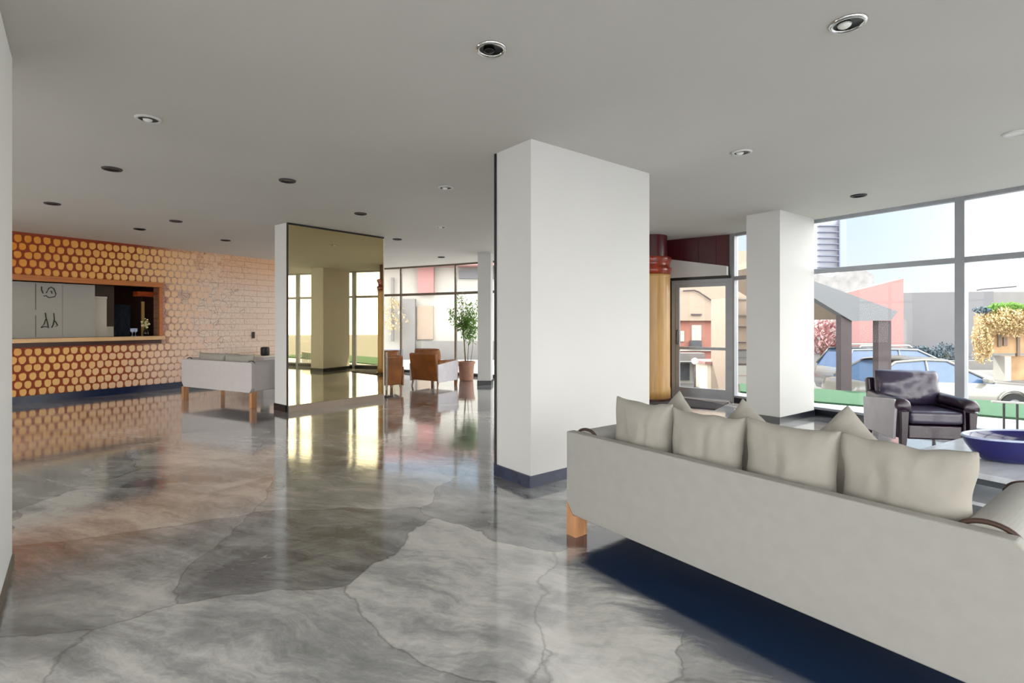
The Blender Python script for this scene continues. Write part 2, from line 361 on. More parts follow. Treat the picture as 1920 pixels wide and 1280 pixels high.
# ------------------------------------------------------------------ tiled reception wall
ZT0, ZT1 = 1.12, 2.12
SR = s_at(297)          # right end of the hatch
SL = -1.3
def tile_backing_mat():
    m = bpy.data.materials.new('mortar_to_pale_brick'); m.use_nodes = True; nt = m.node_tree; b = nt.nodes['Principled BSDF']; L = nt.links.new
    tc = nn(nt, 'ShaderNodeTexCoord'); sx = nn(nt, 'ShaderNodeSeparateXYZ'); L(tc.outputs['Object'], sx.inputs[0])
    no = nn(nt, 'ShaderNodeTexNoise'); no.inputs['Scale'].default_value = 2.2; L(tc.outputs['Object'], no.inputs['Vector'])
    ad = nn(nt, 'ShaderNodeMath', operation='ADD'); L(sx.outputs[0], ad.inputs[0]); L(no.outputs['Fac'], ad.inputs[1])
    mr = nn(nt, 'ShaderNodeMapRange', interpolation_type='SMOOTHSTEP'); mr.inputs['From Min'].default_value = 2.0; mr.inputs['From Max'].default_value = 3.7; L(ad.outputs[0], mr.inputs['Value'])
    # pale brick: crazed in the middle, courses to the right
    sz = nn(nt, 'ShaderNodeCombineXYZ'); L(sx.outputs[0], sz.inputs[0]); L(sx.outputs[2], sz.inputs[1])
    vo = nn(nt, 'ShaderNodeTexVoronoi', feature='DISTANCE_TO_EDGE'); vo.inputs['Scale'].default_value = 9.5; L(sz.outputs[0], vo.inputs['Vector'])
    cr = nn(nt, 'ShaderNodeMapRange'); cr.inputs['From Max'].default_value = .04; cr.inputs['To Min'].default_value = 1; cr.inputs['To Max'].default_value = 0; L(vo.outputs['Distance'], cr.inputs['Value'])
    fade = nn(nt, 'ShaderNodeMapRange'); fade.inputs['From Min'].default_value = 3.2; fade.inputs['From Max'].default_value = 5.4; fade.inputs['To Min'].default_value = .95; fade.inputs['To Max'].default_value = 0.05; L(ad.outputs[0], fade.inputs['Value'])
    mu = nn(nt, 'ShaderNodeMath', operation='MULTIPLY'); L(cr.outputs[0], mu.inputs[0]); L(fade.outputs[0], mu.inputs[1])
    br = nn(nt, 'ShaderNodeTexBrick'); br.inputs['Scale'].default_value = 1; br.inputs['Brick Width'].default_value = .62; br.inputs['Row Height'].default_value = .135; br.inputs['Mortar Size'].default_value = .005
    br.inputs['Color1'].default_value = (*lin((246, 222, 204)), 1); br.inputs['Color2'].default_value = (*lin((243, 217, 198)), 1); br.inputs['Mortar'].default_value = (*lin((206, 170, 146)), 1)
    L(sz.outputs[0], br.inputs['Vector'])
    # more orange courses near the ceiling; glare lower down painted in as paler colour
    top = nn(nt, 'ShaderNodeMapRange', interpolation_type='SMOOTHSTEP'); top.inputs['From Min'].default_value = 2.0; top.inputs['From Max'].default_value = 2.9; top.inputs['To Max'].default_value = .8; L(sx.outputs[2], top.inputs['Value'])
    wm = nn(nt, 'ShaderNodeMixRGB', blend_type='MULTIPLY'); wm.inputs[2].default_value = (1.0, .74, .50, 1); L(top.outputs[0], wm.inputs[0]); L(br.outputs['Color'], wm.inputs[1])
    ck = nn(nt, 'ShaderNodeMixRGB'); ck.inputs[2].default_value = (*lin((128, 92, 74)), 1); L(mu.outputs[0], ck.inputs[0]); L(wm.outputs[0], ck.inputs[1])
    fx = nn(nt, 'ShaderNodeMixRGB'); fx.inputs[1].default_value = (*lin((150, 58, 18)), 1); L(mr.outputs[0], fx.inputs[0]); L(ck.outputs[0], fx.inputs[2])
    L(fx.outputs[0], b.inputs['Base Color']); b.inputs['Roughness'].default_value = .55
    return m
def tile_mat():
    m = bpy.data.materials.new('amber_glazed_tile'); m.use_nodes = True; nt = m.node_tree; b = nt.nodes['Principled BSDF']; L = nt.links.new
    tc = nn(nt, 'ShaderNodeTexCoord'); sx = nn(nt, 'ShaderNodeSeparateXYZ'); L(tc.outputs['Object'], sx.inputs[0])
    no = nn(nt, 'ShaderNodeTexNoise'); no.inputs['Scale'].default_value = 7; L(tc.outputs['Object'], no.inputs['Vector'])
    n2 = nn(nt, 'ShaderNodeMath', operation='MULTIPLY'); n2.inputs[1].default_value = 1.0; L(no.outputs['Fac'], n2.inputs[0])
    zz = nn(nt, 'ShaderNodeMath', operation='MULTIPLY'); zz.inputs[1].default_value = -.55; L(sx.outputs[2], zz.inputs[0])
    a1 = nn(nt, 'ShaderNodeMath', operation='ADD'); L(sx.outputs[0], a1.inputs[0]); L(zz.outputs[0], a1.inputs[1])
    a2 = nn(nt, 'ShaderNodeMath', operation='ADD'); L(a1.outputs[0], a2.inputs[0]); L(n2.outputs[0], a2.inputs[1])
    mr = nn(nt, 'ShaderNodeMapRange'); mr.inputs['From Min'].default_value = -1.2; mr.inputs['From Max'].default_value = 3.0; L(a2.outputs[0], mr.inputs['Value'])  # amber pales to cream: own tile colours, partly glare painted in
    cr = nn(nt, 'ShaderNodeValToRGB'); e = cr.color_ramp.elements
    e[0].position = .05; e[0].color = (*lin((236, 150, 40)), 1); e[1].position = .95; e[1].color = (*lin((244, 212, 190)), 1)
    k = e.new(.45); k.color = (*lin((250, 196, 118)), 1)
    L(mr.outputs[0], cr.inputs[0]); L(cr.outputs[0], b.inputs['Base Color']); b.inputs['Roughness'].default_value = .35
    return m
SEND = 7.62
bm = NB()
box(bm, -3.0, SEND, 0, .2, 0, ZT0-.0); box(bm, -3.0, SEND, 0, .2, ZT1, CEIL)
box(bm, -3.0, SL, 0, .2, ZT0, ZT1); box(bm, SR, SEND, 0, .2, ZT0, ZT1)
tz = link('wall_tiled', bm, tile_backing_mat()); struct(tz)
tz.location = (T0.x, T0.y, 0); tz.rotation_euler = (0, 0, math.atan2(TD.y, TD.x))
ROTW = tz.rotation_euler.z
bm = NB(); rh = .1395; cw = .131
r = 0; z = .185
while z < CEIL-.05:
    s = SL-.6+(cw/2 if r % 2 else 0)
    while s < 3.7:
        k = min(1, max(0, (s-.2)/2.8))
        if s > 2.3 and z < 1.0: k = min(1, k+.1)
        w = cw*(.76+.18*k)*random.uniform(.93, 1.06); h = rh*(.93+.04*k)*random.uniform(.94, 1.04)
        cs = s+random.uniform(-.008, .008); cz = z+random.uniform(-.006, .006)
        inhatch = (SL-.2 < cs < SR+.12) and (ZT0-.19 < z < ZT1+.15)
        fade = random.random() < (s-2.6)/1.1
        if not inhatch and not fade and cz+h/2 < CEIL-.005:
            ring = []
            cc = [(-.5, .22), (-.40, .42), (-.15, .5), (.18, .5), (.42, .42), (.5, .2), (.48, -.15), (.34, -.40), (.1, -.5), (-.15, -.5), (-.38, -.38), (-.49, -.12)]
            pts = [(cs+w*(a+random.uniform(-.04, .04)), cz+h*(b_+random.uniform(-.04, .04))) for a, b_ in cc]
            A = [bm.verts.new((p[0], 0.0, p[1])) for p in pts]
            hgt = .016*(1-.6*k)
            B = [bm.verts.new((cs+(p[0]-cs)*.88, -hgt, cz+(p[1]-cz)*.88)) for p in pts]
            n = len(pts); bm.faces.new(B)
            for i in range(n): bm.faces.new((A[i], A[(i+1) % n], B[(i+1) % n], B[i]))
        s += cw
    z += rh; r += 1
til = link('tile_relief', bm, tile_mat(), parent=tz)
# navy baseboard along the tiled wall
bm = box(NB(), -3.0, 3.9, -.035, 0, 0, .13)
bb = link('baseboard_tiled', bm, M['navy_skirt']); bb.location = tz.location; bb.rotation_euler = tz.rotation_euler; struct(bb)

# reception hatch ---------------------------------------------------------
H = thing('reception_hatch', (T0.x, T0.y, 0), ROTW, 'wood-framed reception hatch opening in the amber tiled wall', 'hatch')
bm = NB(); prism_y(bm, [(SL, ZT1), (SR+.07, ZT1), (SR+.07, ZT1+.10), (SL, ZT1+.10)], -.05, .18); link('head_beam', bm, M['recwood'], H, bevel=.006)
bm = box(NB(), SL, SR+.08, -.12, .18, ZT0-.075, ZT0); link('counter_ledge', bm, M['sillwood'], H, bevel=.008)
bm = box(NB(), SL, SR+.03, -.06, 0, ZT0-.15, ZT0-.076); link('ledge_bracket', bm, M['darkwood'], H)
bm = box(NB(), SR, SR+.06, -.05, .18, ZT0, ZT1); link('side_jamb', bm, M['recwood'], H)
bm = NB(); box(bm, SL, SR+.5, 1.7, 1.76, .6, 2.7); box(bm, SL, SR+.5, .2, 1.7, 2.3, 2.36); box(bm, SR+.44, SR+.5, .2, 1.7, .6, 2.3); box(bm, SL-.06, SL, .2, 1.7, .6, 2.3); box(bm, SL, SR+.5, .2, 1.7, ZT0-.25, ZT0-.2)
link('recess_lining', bm, M['darkwood'], H)
s1 = s_at(66, .19); s2 = s_at(178, .19); s2b = s_at(117, .19)
bd = link('notice_board', NB() and box(NB(), SL, s2, .19, .23, ZT0, 2.11), M['board'])
bd.location = (T0.x, T0.y, 0); bd.rotation_euler = (0, 0, ROTW)
tag(bd, 'grey board with two green-black drawn marks behind the reception hatch', 'board')
bm = NB()
for ss, a, b_ in ((s1, 1.14, 1.52), (s1, 1.62, 2.09)): box(bm, ss, ss+.012, .186, .19, a, b_)
box(bm, s2b, s2b+.004, .187, .19, 1.14, 2.09)
link('joint_line', bm, M['taupe'], bd)
def ink(pts, r=.008):
    bm = NB(); q = []
    for px, py in pts: q.append((s_at(px, .18), .182, z_at(px, py, .18)))
    tube(bm, q, r, 6); return bm
for pts in ([(78, 537), (78, 543), (81, 550)], [(87, 549), (92, 540), (96, 538), (101, 541), (105, 551), (103, 556), (92, 558), (86, 554), (82, 555)], [(96, 545), (98, 550)],
            [(85, 586), (86, 594), (89, 604), (91, 615)], [(77, 614), (84, 612), (91, 613)], [(77, 614), (83, 607), (86, 598)], [(101, 587), (102, 598), (100, 608), (97, 614)], [(101, 600), (105, 604), (108, 610), (104, 612)]):
    link('drawn_mark', ink(pts), M['ink'], bd)
def rec(name, px0, px1, py0, py1, d, th, m, label, cat, z0=None):
    a = s_at(px0, d); b_ = s_at(px1, d)
    zt = z_at(px0, py0, d); zb = ZT0-.2 if z0 is None else z0
    if py1: zb = z_at(px0, py1, d)
    o = link(name, box(NB(), a, b_, d, d+th, zb, zt), m); o.location = (T0.x, T0.y, 0); o.rotation_euler = (0, 0, ROTW)
    if label: tag(o, label, cat)
    return o
o = rec('reception_cabinet', 174, 200, 560, None, .45, .3, M['cream'], 'cream upright cabinet beside the grey board inside the hatch', 'cabinet')
a = s_at(172, .43); b_ = s_at(201, .43); zt = z_at(174, 560, .45)
link('cabinet_top', box(NB(), a, b_, .43, .76, zt+.003, zt+.05), M['cream'], o)
rec('wall_panel', 172, 214, 532, None, .95, .05, M['taupe'], 'taupe partition panel behind the cream reception cabinet', 'panel')
o = rec('paper_stack', 200, 213, 612, None, .6, .2, M['cream'], 'low cream box on the reception desk beside the cabinet', 'box')
# blue cloth hanging
bm = NB(); a = s_at(214, 1.2); b_ = s_at(245, 1.2); N_ = 24; ft = []
for i in range(N_+1):
    s = a+(b_-a)*i/N_; y = 1.2+.03*math.sin(i*1.9)
    ft.append((s, y))
zt = z_at(214, 571, 1.2)
va = [bm.verts.new((p[0], p[1], ZT0-.2)) for p in ft]; vb = [bm.verts.new((p[0], p[1], zt)) for p in ft]
for i in range(N_): bm.faces.new((va[i], va[i+1], vb[i+1], vb[i]))
bmesh.ops.solidify(bm, geom=bm.faces[:], thickness=.02)
o = link('curtain', bm, M['bluecurtain'], smooth=True); o.location = (T0.x, T0.y, 0); o.rotation_euler = (0, 0, ROTW); tag(o, 'slate blue cloth hanging in the dark half of the hatch', 'curtain')
o = rec('wall_shelf', 258, 292, 546, 555, .5, .2, M['orange'], 'orange shelf box high at the right end of the hatch', 'shelf')
o = rec('gold_post', 266, 271, 565, None, .45, .04, M['gold'], 'thin gold upright at the right end of the reception hatch', 'post')
# flower vase on the counter
c = tw(s_at(274, .07), .07)
V = thing('flower_vase', (c.x, c.y, ZT0), 0, 'small dark vase of cream flowers on the hatch counter', 'vase')
link('vase', lathe(NB(), [(0, 0), (.045, 0), (.06, .05), (.04, .11), (.03, .14), (.0, .14)], 16), M['bulbdark'], V, smooth=True)
bm = NB()
for i in range(26):
    a = random.uniform(0, 6.28); rr = random.uniform(0, .08); zz = random.uniform(.16, .36)
    bmesh.ops.create_icosphere(bm, subdivisions=1, radius=random.uniform(.012, .028), matrix=Matrix.Translation((rr*math.cos(a), rr*math.sin(a), zz)))
link('flowers', bm, M['flower'], V)
bm = NB()
for i in range(7):
    a = i*.9; tube(bm, [(0, 0, .12), (.05*math.cos(a), .05*math.sin(a), .3)], .003, 5)
link('stems', bm, M['leaf'], V)
# blue glasses on the counter behind
for i, px in enumerate((248, 254)):
    c = tw(s_at(px, .08), .08)
    bm = lathe(NB(), [(0, 0), (.03, 0), (.004, .012), (.004, .07), (.035, .10), (.038, .16), (.034, .16), (.03, .10), (0, .075)], 16)
    o = link('wine_glass', bm, M['cobaltrim'], smooth=True); o.location = (c.x, c.y, ZT0)
    tag(o, ['pale blue stemmed glass on the hatch counter, nearer the blue cloth', 'pale blue stemmed glass on the hatch counter, nearer the flower vase'][i], 'glass', 'stemmed glasses on the hatch counter')
# switch on pale brick
o = link('wall_switch', box(NB(), s_at(472), s_at(477), -.02, 0, z_at(474, 634), z_at(474, 622)), M['bulbdark']); o.location = (T0.x, T0.y, 0); o.rotation_euler = (0, 0, ROTW)
tag(o, 'small black switch plate on the pale brick wall', 'switch')
# cabinet against pale brick with black vase
sA, sB = s_at(470), s_at(555)
SB = thing('sideboard', (*tw(sA, 0), 0), ROTW, 'low white sideboard against the pale brick wall', 'sideboard')
link('body', box(NB(), .0, sB-sA, -.5, -.01, .08, .58), M['upholstery_far'], SB, bevel=.01)
link('top', box(NB(), -.01, sB-sA+.01, -.52, -.01, .58, .61), M['cream'], SB)
link('plinth', box(NB(), .03, sB-sA-.03, -.46, -.03, 0, .08), M['foot'], SB)
p = at(497, 668, 12.35)
o = link('black_vase', lathe(NB(), [(0, 0), (.085, 0), (.10, .03), (.10, .17), (.09, .20), (.05, .205), (.05, .19), (0, .19)], 20), M['foot'], smooth=True)
o.location = (p.x, p.y, .61); tag(o, 'squat black cylinder vase on the white sideboard', 'vase')
print('vase s', (Vector((p.x, p.y))-T0).dot(TD)-sA, (Vector((p.x, p.y))-T0).dot(TN))

# ------------------------------------------------------------------ columns
def column(name, pts, label, sk=.10, skm='black', skth=.012):
    c = Vector((sum(p[0] for p in pts)/len(pts), sum(p[1] for p in pts)/len(pts)))
    t = thing(name, (c.x, c.y, 0), 0, label, 'column')
    loc = [(p[0]-c.x, p[1]-c.y) for p in pts]
    link('shaft', prism(NB(), loc, 0, CEIL), M['white'], t)
    big = []
    for p in loc:
        v = Vector(p); big.append(v+Vector((math.copysign(1, v.x), math.copysign(1, v.y)))*0+v.normalized()*skth*1.4)
    link('skirting', prism(NB(), big, 0, sk), M[skm], t)
    return t, c
A_ = Vector((.16, 4.40)); B_ = Vector((-.152, 4.79)); C_ = Vector((1.43, 5.42)); D_ = B_+C_-A_
t1, c1 = column('column', [A_, C_, D_, B_], 'large white rectangular column behind the near sofa', .10, 'navy_skirt')
bm = NB(); d = (B_-A_).normalized(); n = Vector((-d.y, d.x)); n = n if n.dot(Vector((-1, 0))) > 0 else -n
q = [B_-d*.0-c1, B_+d*.012-c1, B_+d*.012+n*.012-c1, B_-d*.03+n*.012-c1, B_-d*.03-c1]
link('edge_strip', prism(bm, [B_-d*.02-c1+n*.003, B_+d*.006-c1+n*.003, B_+d*.006+n*.012-c1, B_-d*.02+n*.012-c1], .10, CEIL-.005), M['black'], t1)
m0 = Vector((-3.51, 8.10)); m1 = Vector((-2.36, 9.50)); ml = Vector((-3.80, 8.34)); m3 = m1+ml-m0
t2, c2 = column('column', [m0, m1, m3, ml], 'white column faced with a tall bronze mirror, beyond the polished floor', .11, 'black')
md = (m1-m0).normalized(); mn = Vector((md.y, -md.x))
def mq(s0, s1, d0, d1): return [m0+md*s0+mn*d0-c2, m0+md*s1+mn*d0-c2, m0+md*s1+mn*d1-c2, m0+md*s0+mn*d1-c2]
LEN = (m1-m0).length
link('mirror_panel', prism(NB(), mq(.012, LEN-.012, .022, .034), .10, CEIL-.03), M['mirror'], t2)
bm = NB(); prism(bm, mq(0, LEN, .0, .022), .0, CEIL-.002); link('mirror_backing', bm, M['foot'], t2)
bm = NB(); prism(bm, mq(0, LEN, .022, .040), CEIL-.03, CEIL-.002); prism(bm, mq(-.002, .012, .022, .04), .0, CEIL-.03); link('mirror_frame', bm, M['foot'], t2)
link('mirror_edge', prism(NB(), mq(LEN-.012, LEN+.004, .0, .04), .0, CEIL-.03), M['cream'], t2)
link('mirror_base', prism(NB(), mq(.012, LEN-.012, .022, .05), .0, .10), M['soffit'], t2)
t3, c3 = column('column', [(3.69, 7.17), (4.52, 7.79), (4.23, 8.17), (3.40, 7.55)], 'white column standing against the glass front, left of the plum armchair', .09)
t4, c4 = column('column', [(-.765, 11.6), (-.475, 11.6), (-.44, 11.95), (-.765, 11.95)], 'slim far column beside the potted tree', .10)

# ------------------------------------------------------------------ glazed front
Z_TR = 2.17
def window(i, a, b, post=.10, frame='steel', tr=True, sill=.09, ends=(1, 1), inset=True):
    a = Vector(a); b = Vector(b); L_ = (b-a).length; ang = math.atan2(b.y-a.y, b.x-a.x)
    bm = NB(); h = post/2
    box(bm, -h, h, -h, h, 0, CEIL)
    if ends[1]: box(bm, L_-h, L_+h, -h, h, 0, CEIL)
    fw = min(.04, h); box(bm, h, L_-h, -fw, fw, CEIL-.045, CEIL)
    if tr: box(bm, h, L_-h, -fw, fw, Z_TR-.033, Z_TR+.033)
    box(bm, h, L_-h, -fw, fw, sill, sill+.03)
    o = link('window_%d' % i, bm, M[frame]); o.location = (a.x, a.y, 0); o.rotation_euler = (0, 0, ang); struct(o)
    g = link('glass_pane', box(NB(), h, L_-h, -.004, .004, sill+.03, CEIL-.045), M['glass'], o)
    s = link('sill_plinth', box(NB(), h, L_-h, -.06, .06, 0, sill), M['black'], o)
    return o
wi = 1
for i in range(len(FAC)-1):
    if i == 5: continue
    a, b_ = FAC[i], FAC[i+1]
    far = i < 5
    window(wi, a, b_, .05 if far else .10, 'bronze' if far else 'steel', True, .05 if far else .09, ends=(1, 0 if i != len(FAC)-2 else 1)); wi += 1
for i in range(len(BACK)-1):  # unseen back glazing, added and drawn close to let more daylight in
    window(wi, BACK[i], BACK[i+1], .08, 'steel', True, .09, ends=(1, 1)); wi += 1

LEFT = [tuple(tw(-3.0)), (-10.25, 3.6), (-10.4, .8), (-10.4, -1.9)]  # unseen left side glazed to let added daylight reach the tiled wall
for i in range(3):
    window(wi, LEFT[i], LEFT[i+1], .08, 'steel', True, .09, ends=(1, 1)); wi += 1

# entrance between FAC[5] and FAC[6]
ea = Vector(FAC[5]); eb = Vector(FAC[6]); ed = (eb-ea).normalized(); EL = (eb-ea).length; eang = math.atan2(ed.y, ed.x)
def e_s(px):
    r = (px-CX)/F_PX; return (r*ea.y-ea.x)/(ed.x-r*ed.y)
def e_z(px, py): return EYE+(HY-py)/F_PX*(ea+ed*e_s(px)).y
d0, d1 = e_s(1262), e_s(1376)
zdoor = e_z(1320, 524)
DR = link('door_1', NB() and box(box(box(NB(), d0-.01, d0+.05, -.05, .05, 0, zdoor), d1-.06, d1+.0, -.05, .05, 0, zdoor), d0+.05, d1-.06, -.05, .05, zdoor-.06, zdoor), M['steel'])
DR.location = (ea.x, ea.y, 0); DR.rotation_euler = (0, 0, eang); struct(DR)
bm = NB(); lf0, lf1 = d0+.055, d1-.065
for z0, z1 in ((.03, .20), (.90, .95), (zdoor-.13, zdoor-.065)): box(bm, lf0+.07, lf1-.07, -.025, .025, z0, z1)
box(bm, lf0, lf0+.07, -.025, .025, .03, zdoor-.065); box(bm, lf1-.07, lf1, -.025, .025, .03, zdoor-.065)
link('door_leaf', bm, M['steel'], DR)
link('glass_pane', box(NB(), lf0+.07, lf1-.07, -.004, .004, .2, zdoor-.13), M['glass'], DR)
bm = NB(); tube(bm, [(lf0+.035, -.03, 1.0), (lf0+.035, -.075, 1.0), (lf0+.035, -.075, 1.25), (lf0+.035, -.03, 1.25)], .012, 8); link('door_handle', bm, M['foot'], DR, smooth=True)
bm = NB(); box(bm, d0-.05, EL-.05, -.07, .03, zdoor, zdoor+.05); o = link('trim_1', bm, M['foot']); o.location = DR.location; o.rotation_euler = DR.rotation_euler; struct(o)
# white tapered beam over the door, maroon panels above it
bm = NB(); zb = zdoor+.05
prism_y(bm, [(e_s(1257), zb), (e_s(1367), zb), (e_s(1367), e_z(1367, 500)), (e_s(1257), e_z(1257, 487))], -.16, -.02)
o = link('trim_2', bm, M['white']); o.location = DR.location; o.rotation_euler = DR.rotation_euler; struct(o)
bm = NB(); box(bm, 0, EL-.06, -.01, .03, zb, CEIL)
for k in range(1, 5): box(bm, EL*k/5-.01, EL*k/5+.01, -.025, -.01, zb, CEIL)
o = link('wall_over_door', bm, M['maroon']); o.location = DR.location; o.rotation_euler = DR.rotation_euler; struct(o)
bm = NB(); box(bm, 0, d0-.01, -.02, .04, 0, zdoor)
o = link('wall_beside_door', bm, M['foot']); o.location = DR.location; o.rotation_euler = DR.rotation_euler; struct(o)
# amber round column with red capital
AC = thing('round_column', (2.50, 9.45, 0), 0, 'amber round column with a red capital beside the entrance door', 'column')
rz_ = .365
link('shaft', lathe(NB(), [(0, .05), (rz_, .05), (rz_, .2), (rz_-.008, .25), (rz_-.008, 2.2), (rz_, 2.25), (0, 2.25)], 40), M['amber'], AC, smooth=True, bevel=0)
link('base', lathe(NB(), [(0, 0), (rz_+.02, 0), (rz_+.02, .05), (0, .05)], 40), M['darkwood'], AC)
link('capital', lathe(NB(), [(0, 2.252), (rz_-.01, 2.252), (rz_+.01, 2.30), (rz_+.02, 2.36), (rz_-.02, 2.39), (rz_-.01, 2.46), (rz_+.02, 2.52), (rz_+.01, 2.56), (0, 2.56)], 40), M['redcap'], AC, smooth=True)
link('necking', lathe(NB(), [(0, 2.56), (rz_-.06, 2.56), (rz_-.06, CEIL), (0, CEIL)], 40), M['maroon'], AC)
# dark mat in front of the door
bm = box(NB(), .25, EL-.05, -1.05, -.12, 0, .015); o = link('door_mat', bm, M['matdark'], bevel=.004); o.location = DR.location; o.rotation_euler = DR.rotation_euler
tag(o, 'dark charcoal mat on the floor inside the entrance door', 'mat')

# ------------------------------------------------------------------ ceiling downlights
def downlight_parts(t, kind):
    rim = lathe(NB(), [(.066, -.004), (.070, -.014), (.082, -.014), (.088, -.006), (.088, 0), (.060, 0), (.060, -.004)], 32)
    if kind != 'dark':
        link('rim', rim, M['chrome'] if kind in ('black', 'tilt') else (M['post'] if kind == 'plain' else M['white']), t, smooth=True)
    else:
        link('rim', rim, M['foot'], t, smooth=True)
    link('reflector', lathe(NB(), [(.066, -.006), (.05, -.002), (0, -.002)], 28), M['bulb'] if kind == 'bright' else M['bulbdark'], t, smooth=True)
    if kind in ('black', 'tilt', 'half'):
        bm = lathe(NB(), [(0, -.022), (.018, -.020), (.03, -.012), (.034, -.003), (0, -.003)], 20)
        o = link('bulb', bm, M['bulb'] if kind in ('half', 'tilt') else M['bulbdark'], t, smooth=True)
        o.location = (-.012, .01, 0)
LIGHTS = [
 (921, 91, 'black', 'chrome-rimmed black downlight on the ceiling in front of the large white column'),
 (1590, 43, 'tilt', 'largest downlight, white-rimmed, at the top right of the ceiling'),
 (278, 222, 'half', 'downlight with a white bulb, nearest one to the left wall'),
 (210, 316, 'plain', 'flat grey downlight behind the white-bulbed one at left'),
 (539, 338, 'plain', 'dark downlight on the ceiling in front of the mirrored column'),
 (836, 351, 'half', 'white downlight just left of the large column top'),
 (676, 400, 'plain', 'downlight just in front of the mirror top, right of centre'),
 (1391, 285, 'half', 'small white downlight right of the large column top'),
 (1610, 366, 'dark', 'black downlight near the head of the glass front, right side'),
 (1905, 249, 'bright', 'bright white downlight at the right edge of the photo'),
 (262, 429, 'dark', 'black downlight close above the tiled wall'),
 (98, 381, 'plain', 'faint downlight nearest the left wall above the reception hatch'),
 (330, 414, 'plain', 'faint downlight right of and before the black one over the tiled wall'),
 (827, 425, 'half', 'small downlight before the far glass front, above the potted tree'),
 (745, 448, 'plain', 'tiny downlight right of the mirror, over the brown armchairs'),
 (830, 484, 'plain', 'farthest downlight, just before the far window head'),
 (423, 450, 'plain', 'tiny downlight over the pale brick end of the tiled wall'),
]
for px, py, kind, lab in LIGHTS:
    Y = (CEIL-EYE)*F_PX/(HY-py); X = (px-CX)/F_PX*Y
    if px == 830: Y -= .25
    t = thing('downlight', (X, Y, CEIL), 0, lab, 'ceiling light', 'recessed ceiling downlights')
    downlight_parts(t, kind)

# ------------------------------------------------------------------ sofas
def make_sofa(loc, rz, L_, D_=.86, zb=.14, zt=.68, label='', group=None, lw=.088, up='upholstery'):
    t = thing('sofa', (*loc, 0), rz, label, 'sofa', group)
    ch = .075
    bm = prism_y(NB(), [(0, zb+ch), (ch*.8, zb), (L_-ch*.8, zb), (L_, zb+ch), (L_, zt-.03), (L_-.03, zt), (.03, zt), (0, zt)], 0, .07)
    link('back_panel', bm, M[up], t, bevel=.008, bseg=3)
    for k, x0 in ((0, 0), (1, L_-.035)):
        bm = prism_x(NB(), [(.071, zb+.03), (D_-.10, zb+.03), (D_-.02, zb+.09), (D_, zt-.14), (D_-.04, zt-.05), (.071, zt-.03)], x0, x0+.035)
        link('side_panel', bm, M[up], t, bevel=.01, bseg=3)
    # rolled arms with brown piping
    for k in (0, 1):
        xc = .115 if k == 0 else L_-.115
        bm = NB(); n = 20; prof = []
        for i in range(n+1):
            a = PI*i/n; prof.append((xc+.085*math.cos(a), zt-.045+.062*math.sin(a)))
        prof = prof+[(xc-.078, zb+.10), (xc+.078, zb+.10)]
        prism_y(bm, prof, .072, D_-.02)
        ob = link('armrest', bm, M[up], t, smooth=False, bevel=.012, bseg=3)
        bm = NB(); pts = []
        for i in range(17):
            a = PI*i/16; pts.append((xc+.090*math.cos(a), .066, zt-.045+.060*math.sin(a)))
        bm2 = NB(); tube(bm2, [(p[0], D_-.018, p[2]) for p in pts], .008, 6)
        tube(bm2, [(p[0], .078, p[2]+.004) for p in pts], .010, 6)
        sd = -1 if k == 0 else 1
        tube(bm2, [(xc+sd*.088, .08, zt-.052), (xc+sd*.088, D_-.02, zt-.052)], .009, 6)
        link('arm_piping', bm2, M['armtrim'], t, smooth=True)
    link('seat_base', box(NB(), .036, L_-.036, .071, D_-.04, zb+.02, .30), M[up], t, bevel=.01)
    n = 2; w = (L_-.42)/n
    for k in range(n):
        bm = box(NB(), .21+w*k+.003, .21+w*(k+1)-.003, .12, D_-.0, .302, .42)
        link('seat_cushion', bm, M['cushion'], t, bevel=.035, bseg=4)
    for x in (.002, L_-.004-lw):
        for y in (.008 if True else 0, D_-.12):
            yy = .072 if y < .1 else y
            yy = y if y > .1 else .010
            bm = box(NB(), x+.002, x+lw, yy+(.062 if y < .1 else 0), yy+(max(.088, lw+.005) if y < .1 else lw), .0, zb+.015 if y > .1 else zb+.018)
            link('leg', bm, M['legwood'], t, bevel=.003)
    # corner blocks of the back legs, seen where the panel is cut away
    for x in (.001, L_-.001-lw):
        if x < .5: q = [(x, 0), (x+lw, 0), (x+lw, zb-.001), (ch*.8-.001, zb-.001), (x, zb+ch-.002)]
        else: q = [(x, 0), (x+lw, 0), (x+lw, zb+ch-.002), (L_-ch*.8+.001, zb-.001), (x, zb-.001)]
        if lw < ch*.8: q = [(x, 0), (x+lw, 0), (x+lw, zb+.0), (x, zb+.0)]
        link('leg_corner', prism_y(NB(), q, .001, .069), M['legwood'], t)
    return t
RS = math.atan2(SD.y, SD.x)
LS = 2.20
make_sofa(SO, RS, LS, label='large off-white sofa seen from behind, on orange wooden legs')
def sofa_pt(t, q): return SO+SD*t+SP*q
cl = ['off-white back cushion at the far left end of the near sofa', 'second off-white back cushion from the left on the near sofa',
      'third off-white back cushion from the left on the near sofa', 'off-white back cushion at the right end of the near sofa, largest in view']
for k, (t0, t1_, hh) in enumerate(((.255, .675, .475), (.69, 1.115, .465), (1.13, 1.56, .475), (1.575, 2.03, .47))):
    p = sofa_pt((t0+t1_)/2, .185)
    cushion('back_cushion', (t1_-t0)*1.08, hh*1.06, .17, M['cushion'], (p.x, p.y, .425), RS+random.uniform(-.02, .02), -.06, 0, cl[k], 'cushion', 'back cushions on the near sofa', ear=.085, seed=k+1)
